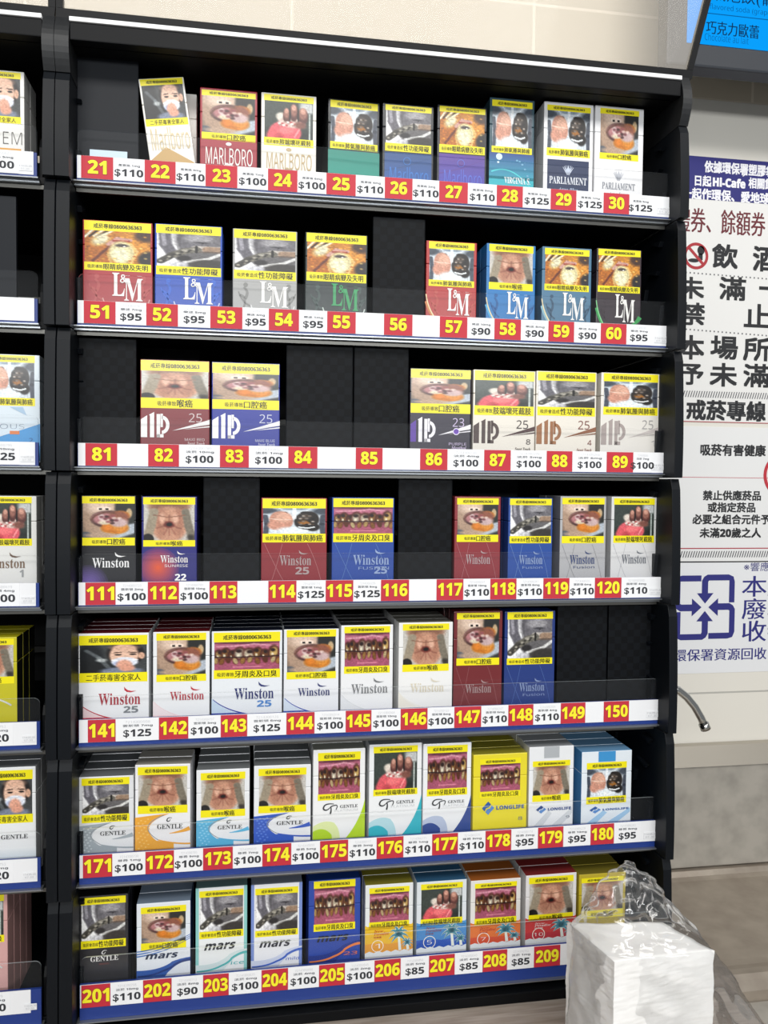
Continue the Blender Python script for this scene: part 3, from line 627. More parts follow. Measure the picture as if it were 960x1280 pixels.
for yy in (341, 412):
    for k in range(30):
        q = U(852 + 5 * k, yy + .4 * k, Y1); p.rect(q.x, q.z, q.x + .002, q.z + .0022, '#55565a', 2)
q = U(850, 488, Y1); q2 = U(850, 496, Y1)
for k in range(50): p.poly([(q.x + .0042 * k, q2.z), (q.x + .0042 * k + .0016, q2.z), (q.x + .0042 * k + .0046, q.z), (q.x + .0042 * k + .003, q.z)], '#6a6b70', 2)
PT(p, '戒菸專線', 859, 500, 957, 524, INK, Y1, bold=.035)
q = U(850, 526, Y1); p.rect(q.x, q.z - .0012, q.x + .25, q.z, '#b84850', 2)
finish(p, 'wall_notice', 'white notice in large black characters with a red no-drinking circle', 'notice', Y1)
p, a, b = plane_sheet('', '', 828, 532, 1060, 702, '#ebebea', Y1)
PT(p, '吸菸有害健康', 876, 555, 957, 569, INK, Y1, bold=.03)
q = U(850, 596, Y1); p.rect(q.x, q.z - .0009, q.x + .25, q.z, '#c87078', 1)
c = U(980, 594, Y1); p.ring(c.x, c.z, .036, .036, .0055, '#c03440', 2)
for t, x0, y0, x1 in (('禁止供應菸品', 879, 613, 951), ('或指定菸品', 885, 628, 944), ('必要之組合元件予', 866, 643, 962), ('未滿20歲之人', 875, 660, 951)): PT(p, t, x0, y0, x1, y0 + 12, INK, Y1, bold=.03)
q = U(845, 685, Y1); p.rect(q.x, q.z - .0015, q.x + .27, q.z, '#b03040', 2)
q = U(850, 689, Y1); q2 = U(850, 697, Y1)
for k in range(50): p.poly([(q.x + .0042 * k, q2.z), (q.x + .0042 * k + .0016, q2.z), (q.x + .0042 * k + .0046, q.z), (q.x + .0042 * k + .003, q.z)], '#5a5b60', 2)
finish(p, 'wall_notice', 'white notice with small black paragraphs and thin red rules, below the large-lettered one', 'notice', Y1)
p, a, b = plane_sheet('', '', 826, 702, 1060, 836, '#e9eaec', Y1)
PT(p, '※響應', 930, 703, 962, 714, '#30307c', Y1, bold=.0)
for t, y0 in (('本店', 720), ('廢乾電池', 748), ('收物', 776)): PT(p, t, 928, y0, 928 + 31 * len(t), y0 + 26, NAVYP, Y1, bold=.012)
PT(p, '環保署資源回收', 842, 812, 958, 827, NAVYP, Y1, bold=.015)
# recycling emblem: four bent arrows pointing at the middle
c = U(881, 759, Y1); k_ = .00117
def E_(pts, layer=2): p.poly([(c.x + x * k_, c.z + z * k_) for x, z in pts], NAVYP, layer)
for rot in range(4):
    cr, sr = ((1, 0), (0, 1), (-1, 0), (0, -1))[rot]
    def R_(pts): return [(x * cr - z * sr, x * sr + z * cr) for x, z in pts]
    E_(R_([(-5, 12), (-5, 36), (-2, 41), (3, 44), (34, 44), (34, 36), (5, 36), (4, 34), (4, 12)]))
    E_(R_([(34, 44), (41, 41), (43, 34), (43, 6), (35, 6), (35, 36), (34, 36)]))
    E_(R_([(-12, 19), (0, 5), (12, 19)]), 3)
finish(p, 'wall_notice', 'white recycling notice with navy four-arrow emblem, lowest of the wall sheets', 'notice', Y1)

# ------------------------------------------------------------------ menu screen
YS = .20
tv = thing('menu_screen', 'bright blue menu screen in a black frame above the notices', 'screen', (U(960, 60, YS).x, YS, U(960, 60, YS).z))
a = U(858, 53.5, YS); b = U(833, 79, YS)
W2(box('bezel', mat('screen_bezel', '#262b33', .5), None, b.x, b.x + .62, YS, YS + .028, b.z, b.z + .42, .003), tv)
W2(box('wall_bracket', BLACK, None, b.x + .2, b.x + .42, YS + .0285, YW, b.z + .12, b.z + .32, .002), tv)
em = bpy.data.materials.new('lit_screen'); em.use_nodes = True; n = em.node_tree.nodes; l = em.node_tree.links; n.clear()
o_ = n.new('ShaderNodeOutputMaterial'); e_ = n.new('ShaderNodeEmission'); at = n.new('ShaderNodeAttribute'); at.attribute_name = 'Col'; l.new(at.outputs['Color'], e_.inputs[0]); l.new(e_.outputs[0], o_.inputs[0])
p = PM(); p.rect(a.x, a.z, b.x + .595, b.z + .40, '#0a9df8', 0)
ys_ = YS - .0008
PT(p, '氣泡飲(葡', 890, -17, 968, 3, '#10284e', ys_, bold=.0); PT(p, 'flavored soda (grape/', 887, 4, 966, 13, '#0d4a82', ys_, bold=-.01)
q = U(886, 16, ys_); p.rect(q.x - .01, q.z - .0012, b.x + .595, q.z, '#0b5c9c', 2)
PT(p, '巧克力歐蕾', 883, 25, 949, 42, '#12385e', ys_, bold=.012); PT(p, 'Chocolate au lait', 881, 41, 936, 50, '#0d5a9a', ys_, bold=-.01)
o = p.build('display', None, em, dy=YS - .0006); W2(o, tv)

# ------------------------------------------------------------------ cabinets
YP = .012                                      # pack fronts stand this far behind the rail face
SPX = [(U(450, y + 1, 0) - U(450, y, 0)).length for y in (215, 390, 570, 742, 900, 1055, 1205)]
RH = [27 * s for s in SPX]                     # white strip height
BLUE = [3.5 * SPX[0], 3 * SPX[1], 1.2 * SPX[2], 1.2 * SPX[3], 5 * SPX[4], 8 * SPX[5], 15 * SPX[6]]
RAILB = [ROWZ[i] - RH[i] - BLUE[i] for i in range(7)]
FLOOR = [RAILB[i] + .0035 for i in range(7)]
XL, XR = U(97, 570, 0).x, U(834, 570, 0).x
UX = [U(71.8, 640, -.02).x, U(89, 640, -.02).x]          # left upright of the main cabinet
RX = [U(853, 590, -.024).x - .0100, U(853, 590, -.024).x]
LX = [U(56.5, 640, -.02).x, U(70.6, 640, -.02).x]        # right upright of the neighbouring cabinet
JOINT = [U(71, 88, -.02).z] + [RAILB[i] - .005 for i in range(6)] + [.012]
ZTOP = U(85, 22, -.02).z
ZTOPR = ZTOP
DB = .285
def side_panel(parent, x0, x1, k, inner):
    z1, z0 = JOINT[k] - .0006, JOINT[k + 1] + .0006; H = z1 - z0
    pts = [(DB, z0), (DB, z1)] + [(-.020 - .005 * math.sin(math.pi * t * .62) + .003 * (t < .02), z1 - H * t) for t in [i / 12 for i in range(13)]]
    bm = bmesh.new(); prism_yz(bm, pts, x0, x1)
    xi = x0 if inner < 0 else x1                # embossed hooks on the inner face
    s = inner
    for (y, z, dy, dz, th) in ((.010, .30, .012, .20, .004), (.045, .52, .016, .12, .005), (.018, .66, .022, .05, .005), (.07, .34, .012, .26, .004), (.03, .12, .05, .03, .003), (.10, .7, .02, .16, .004), (.012, .88, .016, .06, .005)):
        zc = z0 + H * z
        q = [(y, zc - H * dz / 2), (y + dy, zc - H * dz / 2 + .006), (y + dy, zc + H * dz / 2), (y - .004, zc + H * dz / 2 - .003)]
        prism_yz(bm, q, min(xi, xi + s * th) , max(xi, xi + s * th))
    o = bm_obj('side_panel', bm, UPRIGHT, parent)
    bv = o.modifiers.new('bevel', 'BEVEL'); bv.width = .0012; bv.segments = 2; bv.limit_method = 'ANGLE'
    return o
def cabinet(label, xa, xb, xc, xd, left_inner=True):
    """xa..xb left upright, xc..xd right upright"""
    t = thing('display_cabinet', label, 'display cabinet', (xa, 0, 0), 'black cigarette display cabinets')
    def A_(o): o.parent = t; o.matrix_parent_inverse = Matrix.Translation((-xa, 0, 0)); return o
    for k in range(7):
        A_(side_panel(None, xa, xb, k, 1)); A_(side_panel(None, xc, xd, k, -1))
    A_(box('back_panel', BLACK2, None, xb, xc, DB - .006, DB, .012, ZTOP - .03))
    A_(box('plinth', BLACK, None, xa, xd, -.012, DB, 0, .0115, .001))
    zb = JOINT[0]; zh = U(87, 49, -.022).z
    hb = A_(box('header_board', HEAD, None, xb + .0004, xc - .0004, -.022, -.010, zh, ZTOP - .0045, .001))
    box('white_edge_strip', mat('white_header_edge', '#f4f4f4', .3), hb, xb + .0004, xc - .0004, -.0235, -.006, ZTOP - .0042, ZTOP, .0006)  # unlit white strip, the edge's bright reflection is in its colour
    A_(box('top_board', BLACK2, None, xa, xd, -.005, DB, zh + .002, ZTOP - .006))
    for x0, x1 in ((xa, xb), (xc, xd)):
        bm = bmesh.new(); pts = [(DB, zb), (DB, ZTOP + .001)] + [(-.018 - .008 * math.sin(math.pi * i / 10), ZTOP + .001 - (ZTOP + .001 - zb) * i / 10) for i in range(11)]
        prism_yz(bm, pts, x0, x1 + .0004); A_(bm_obj('end_cap', bm, CAP, None))
    return t
main = cabinet('black cigarette display cabinet filling the photo, seven shelves of packs', UX[0], UX[1], RX[0], RX[1])
nb = cabinet('black cigarette display cabinet at the left edge, mostly outside the photo', LX[0] - .70, LX[0] - .684, LX[0], LX[1])

# framed header panels standing on the cabinets
def header(label, xa, xb, slant, ztop, zfun):
    z0 = ZTOP + .0006; fwid = .0085
    t = thing('header_panel', label, 'header panel', (xa, -.014, z0), 'framed header panels')
    q = ztop - z0
    bm = bmesh.new(); prism_xz(bm, [(0, 0), (xb - xa, 0), (xb - xa + .001, .009), (0, .009)], -.004, .004); bm_obj('frame_bar', bm, BLACK, t)
    bm = bmesh.new(); prism_xz(bm, [(0, .0092), (.0062, .0092), (.0062, q), (0, q)], -.004, .004); bm_obj('frame_bar', bm, BLACK, t)
    bm = bmesh.new(); prism_xz(bm, [(xb - xa - .0055, .0092), (xb - xa + .001, .0092), (xb - xa + .001 + slant, q), (xb - xa - .0055 + slant, q)], -.004, .004); bm_obj('frame_bar', bm, BLACK, t)
    bm = bmesh.new(); prism_xz(bm, [(.0063, .0092), (xb - xa - .0056, .0092), (xb - xa - .0056 + slant, q), (.0063, q)], -.001, .001)
    bmesh.ops.recalc_face_normals(bm, faces=bm.faces); bm.normal_update()
    for f in bm.faces: f.material_index = 0 if f.normal.y < -.5 else 1
    bm_obj('clear_panel', bm, [HEADGLASS, ACRYL], t)
    return t
zt_ = ZTOP + .16
header('wide framed clear header panel on top of the main cabinet', UX[1] - .0125, RX[1] + .004, .16 * .235, zt_, None)
header('framed clear header panel on top of the left cabinet', LX[0] - .69, LX[1] - .0005, 0, zt_, None)

# ------------------------------------------------------------------ shelves
def fence_bm(x0, x1, z0, z1, y):
    r = .006; pts = [(x0, z0), (x1, z0)] + [(x1 - r + r * math.sin(a), z1 - r + r * math.cos(a)) for a in [math.pi / 2 * (1 - i / 6) for i in range(7)]] + [(x0 + r - r * math.sin(a), z1 - r + r * math.cos(a)) for a in [math.pi / 2 * i / 6 for i in range(7)]]
    bm = bmesh.new(); prism_xz(bm, pts, y, y + .0016)
    for f in bm.faces: f.material_index = 0 if len(f.verts) > 4 else 1
    return bm
ROWNAME = ['tags 21 to 30', 'tags 51 to 60', 'tags 81 to 89', 'tags 111 to 120', 'tags 141 to 150', 'tags 171 to 180', 'tags 201 to 209']
FENCE = [.0275, .0275, .0265, .0280, .0225, .0250, .0260]
def shelf(i, x0, x1, xi0, xi1, label, group):
    t = thing('display_shelf', label, 'shelf', (x0, 0, FLOOR[i]), group); dz = -FLOOR[i]; L = x1 - x0
    rb = RAILB[i] + dz; rtop = ROWZ[i] + dz
    def bxx(n, m, *a, **k): return box(n, m, t, *a, **k)
    bxx('tray', BLACK, xi0 - x0 + .0005, xi1 - x0 - .0005, .006, DB - .008, -.007, 0, .0005)
    rail = bxx('price_rail', NAVY, 0, L, .0, .0035, rb, rtop - .0003, .0003)
    bxx('strip_backing', WHITE, .0006, L - (.003 if i != 6 else .01), -.0007, -.0001, rb + BLUE[i], rtop).parent = rail
    bm = bmesh.new(); prism_yz(bm, [(-.0045, rb - .0012), (-.0045, rb), (.006, rb), (.006, rb - .0040), (.001, rb - .0040), (.001, rb - .0024)], -.003, L + .002)
    bm_obj('rail_lip', bm, SILVER, rail)
    bxx('under_bar', DKSILVER, xi0 - x0 + .0005, xi1 - x0 - .0005, .007, .010, -.0115, -.0075)
    bm_obj('clear_fence', fence_bm(.0004, L - .001, rb, rtop + FENCE[i], .0040), [ACRYL, ACRYL_EDGE], t)
    for xx in (xi0 - x0 + .0006, L + .0006):
        x2 = -.0012 if xx < 0 else xi1 - x0 - .0006
        if x2 > xx + .0006:
            bm = bmesh.new(); zt2 = rtop + FENCE[i] * .8
            prism_yz(bm, [(.008, -.008), (.008, zt2 - .014), (.012, zt2 - .005), (.02, zt2), (.05, zt2), (.05, -.008)], xx, min(x2, xx + .0025)); bm_obj('end_bracket', bm, BLACK, t)
    bxx('rear_bar', DKSILVER, xi0 - x0 + .0005, xi1 - x0 - .0005, .19, .195, .055, .062)
    return t
for i in range(7):
    shelf(i, XL, XR, UX[1], RX[0], 'black %s shelf of the main cabinet, rail with %s' % (['top', 'second', 'third', 'fourth', 'fifth', 'sixth', 'bottom'][i], ROWNAME[i]), 'main cabinet shelves')
XLN = U(48, 570, 0).x
for i in range(7):
    shelf(i, XLN - .62, XLN, LX[0] - .684, LX[0], 'black shelf of the left cabinet, %s row, cut by the photo edge' % ['top', 'second', 'third', 'fourth', 'fifth', 'sixth', 'bottom'][i], 'left cabinet shelves')

# ------------------------------------------------------------------ number tags and price cards on the rails
ORD = ['first', 'second', 'third', 'fourth', 'fifth', 'sixth', 'seventh', 'eighth', 'ninth', 'tenth']
TAGS = [
 [(21, 101.7, 141.7, 110), (22, 181, 219.6, 110), (23, 257, 296.7, 100), (24, 335, 371.7, 100), (25, 408, 444.6, 110), (26, 481, 515.5, 110), (27, 549, 584.7, 110), (28, 621, 653.5, 125), (29, 688.5, 720.5, 125), (30, 754.7, 786.7, 125)],
 [(51, 105, 144.6, 95), (52, 183, 222.5, 95), (53, 263, 303, 95), (54, 336, 373.7, 95), (55, 409, 444.6, 0), (56, 480, 515.5, 0), (57, 549.7, 584, 90), (58, 618, 651, 90), (59, 685.5, 717.5, 90), (60, 751, 783, 95)],
 [(81, 107, 146.7, 0), (82, 185.4, 223.8, 100), (83, 275, 311, 100), (84, 360.4, 396.7, 0), (85, 444.6, 478, 0), (86, 525, 559, 100), (87, 605, 638, 100), (88, 683, 715, 100), (89, 758, 791, 100)],
 [(111, 107, 144.6, 100), (112, 185, 223.8, 100), (113, 262, 296.7, 0), (114, 335.4, 370.4, 125), (115, 407, 441.3, 125), (116, 476, 511, 0), (117, 545.4, 578.7, 110), (118, 612.5, 645, 110), (119, 678.7, 711, 110), (120, 743, 776, 110)],
 [(141, 110, 144.6, 125), (142, 198.8, 235.4, 100), (143, 276, 309, 125), (144, 358, 393, 100), (145, 432, 464, 100), (146, 500.6, 534, 100), (147, 567.6, 601, 110), (148, 635, 666, 110), (149, 700.4, 731, 0), (150, 754, 785.4, 0)],
 [(171, 103.8, 140.4, 100), (172, 182, 217.5, 100), (173, 254, 291, 100), (174, 328, 364, 100), (175, 400, 435, 110), (176, 470.7, 504, 110), (177, 540, 572, 110), (178, 606.5, 638.5, 95), (179, 672, 703.4, 95), (180, 737.6, 766.6, 95)],
 [(201, 101.7, 138, 110), (202, 179, 214.6, 90), (203, 254, 286, 100), (204, 327, 360, 100), (205, 398.8, 431, 100), (206, 468, 500.6, 85), (207, 536, 568, 85), (208, 603, 633.4, 85), (209, 667, 699.6, 0)]]
ENDS = [815, 814, 814, 812, 0, 800, 0]
ROWY = (220, 392, 571, 740, 900, 1055, 1205)
SMALL = ['萬寶路', '樂迷', '淡菸', '雲斯頓', '雲斯頓', '尊爵', '淡菸']
def price_card(i, xa, xb, price, label, z0, z1, group):
    p = PM(); p.block(0, xb - xa, 0, .0003, 0, z1 - z0, '#f4f5f7'); W_, H_ = xb - xa, z1 - z0
    s = '$%d' % price
    p.text(s, W_ * .5 - (.0138 if price > 99 else .0104), H_ * .14, W_ * .5 + (.0138 if price > 99 else .0104), H_ * .52, '#2e3036', 1, bold=.012)
    p.text('7214300%03d' % ((price * 7 + int(xa * 900)) % 900), W_ * .22, H_ * .80, W_ * .80, H_ * .90, '#a4a8ae', 1, bold=-.02)
    p.text(SMALL[i] + ' %dmg' % (1 + (price + int(xa * 300)) % 10), W_ * .16, H_ * .61, W_ * .86, H_ * .74, '#55585e', 1, bold=.01)
    o = p.build('price_card', None, PAPER); o.location = (xa, -.0011, z0)
    return tag(o, label, 'price card', group)
for i, row in enumerate(TAGS):
    z0, z1 = ROWZ[i] - RH[i] + .0002, ROWZ[i] - .0002
    for j, (n, a, b, pr) in enumerate(row):
        xa, xb = U(a, ROWY[i], 0).x, U(b, ROWY[i], 0).x
        p = PM(); W_, H_ = xb - xa, z1 - z0; p.block(0, W_, 0, .0003, 0, H_, '#c42a3a')
        hw = .0094 if n < 100 else .0138
        hw = min(hw, W_ / 2 - .0005)
        p.text(str(n), W_ / 2 - hw, H_ * .20, W_ / 2 + hw, H_ * .84, '#7a1420', 1, bold=.04); p.text(str(n), W_ / 2 - hw + .0004, H_ * .215, W_ / 2 + hw - .0004, H_ * .825, '#fbee28', 2, bold=.02)
        o = p.build('number_tag', None, PAPER); o.location = (xa, -.0011, z0)
        tag(o, 'red number tag %d, %s from the left on the %s rail' % (n, ORD[j], ORD[i] if i else 'top'), 'number tag', 'red number tags, ' + ROWNAME[i])
        nxt = U(row[j + 1][1], ROWY[i], 0).x if j + 1 < len(row) else (U(ENDS[i], ROWY[i], 0).x if ENDS[i] else 0)
        if pr: price_card(i, xb + .0004, nxt - .0004, pr, 'white $%d price card right of tag %d, the %s tag on the %s rail' % (pr, n, ORD[j], ORD[i] if i else 'top'), z0, z1, 'price cards, ' + ROWNAME[i])
    if i != 6:                                  # tiny date print at the end of the strip
        xa = XR - .0188; p = PM(); p.block(0, .0155, 0, .0003, 0, .0075, '#f1f2f4')
        p.text('114.05.20', .0005, .0042, .015, .0062, '#8c9096', 1, bold=-.01); p.text('07-30', .002, .001, .013, .003, '#9ca0a6', 1, bold=-.01)
        o = p.build('date_sticker', None, PAPER); o.location = (xa, -.0013, z0 + .003)
        tag(o, 'tiny white date sticker at the right end of the %s main rail' % (ORD[i] if i else 'top'), 'sticker', 'date stickers on the main cabinet rails')
for i, (pr, xe) in enumerate(((100, 24), (0, 0), (125, 25), (100, 25), (120, 17), (120, 17), (110, 13))):
    if pr:
        z0, z1 = ROWZ[i] - RH[i] + .0002, ROWZ[i] - .0002; xb = U(xe, ROWY[i], 0).x
        price_card(i, xb - .036, xb, pr, 'white price card ending in %s on the %s rail of the left cabinet' % (str(pr)[1:], ['top', '', 'third', 'fourth', 'fifth', 'sixth', 'bottom'][i]), z0, z1, 'price cards of the left cabinet')
        xa = XLN - .0165; p = PM(); p.block(0, .0125, 0, .0003, 0, .0065, '#f1f2f4'); p.text('114.05.20', .0005, .0037, .012, .0055, '#8c9096', 1, bold=-.01); p.text('07-30', .002, .001, .010, .0027, '#9ca0a6', 1, bold=-.01)
        o = p.build('date_sticker', None, PAPER); o.location = (xa, -.0013, z0 + .003)
        tag(o, 'tiny white date sticker on the %s rail of the left cabinet' % ['top', '', 'third', 'fourth', 'fifth', 'sixth', 'bottom'][i], 'sticker', 'date stickers of the left cabinet rails')

# ------------------------------------------------------------------ the packs
GRP = ['cigarette packs on the shelf with ' + r for r in ROWNAME]
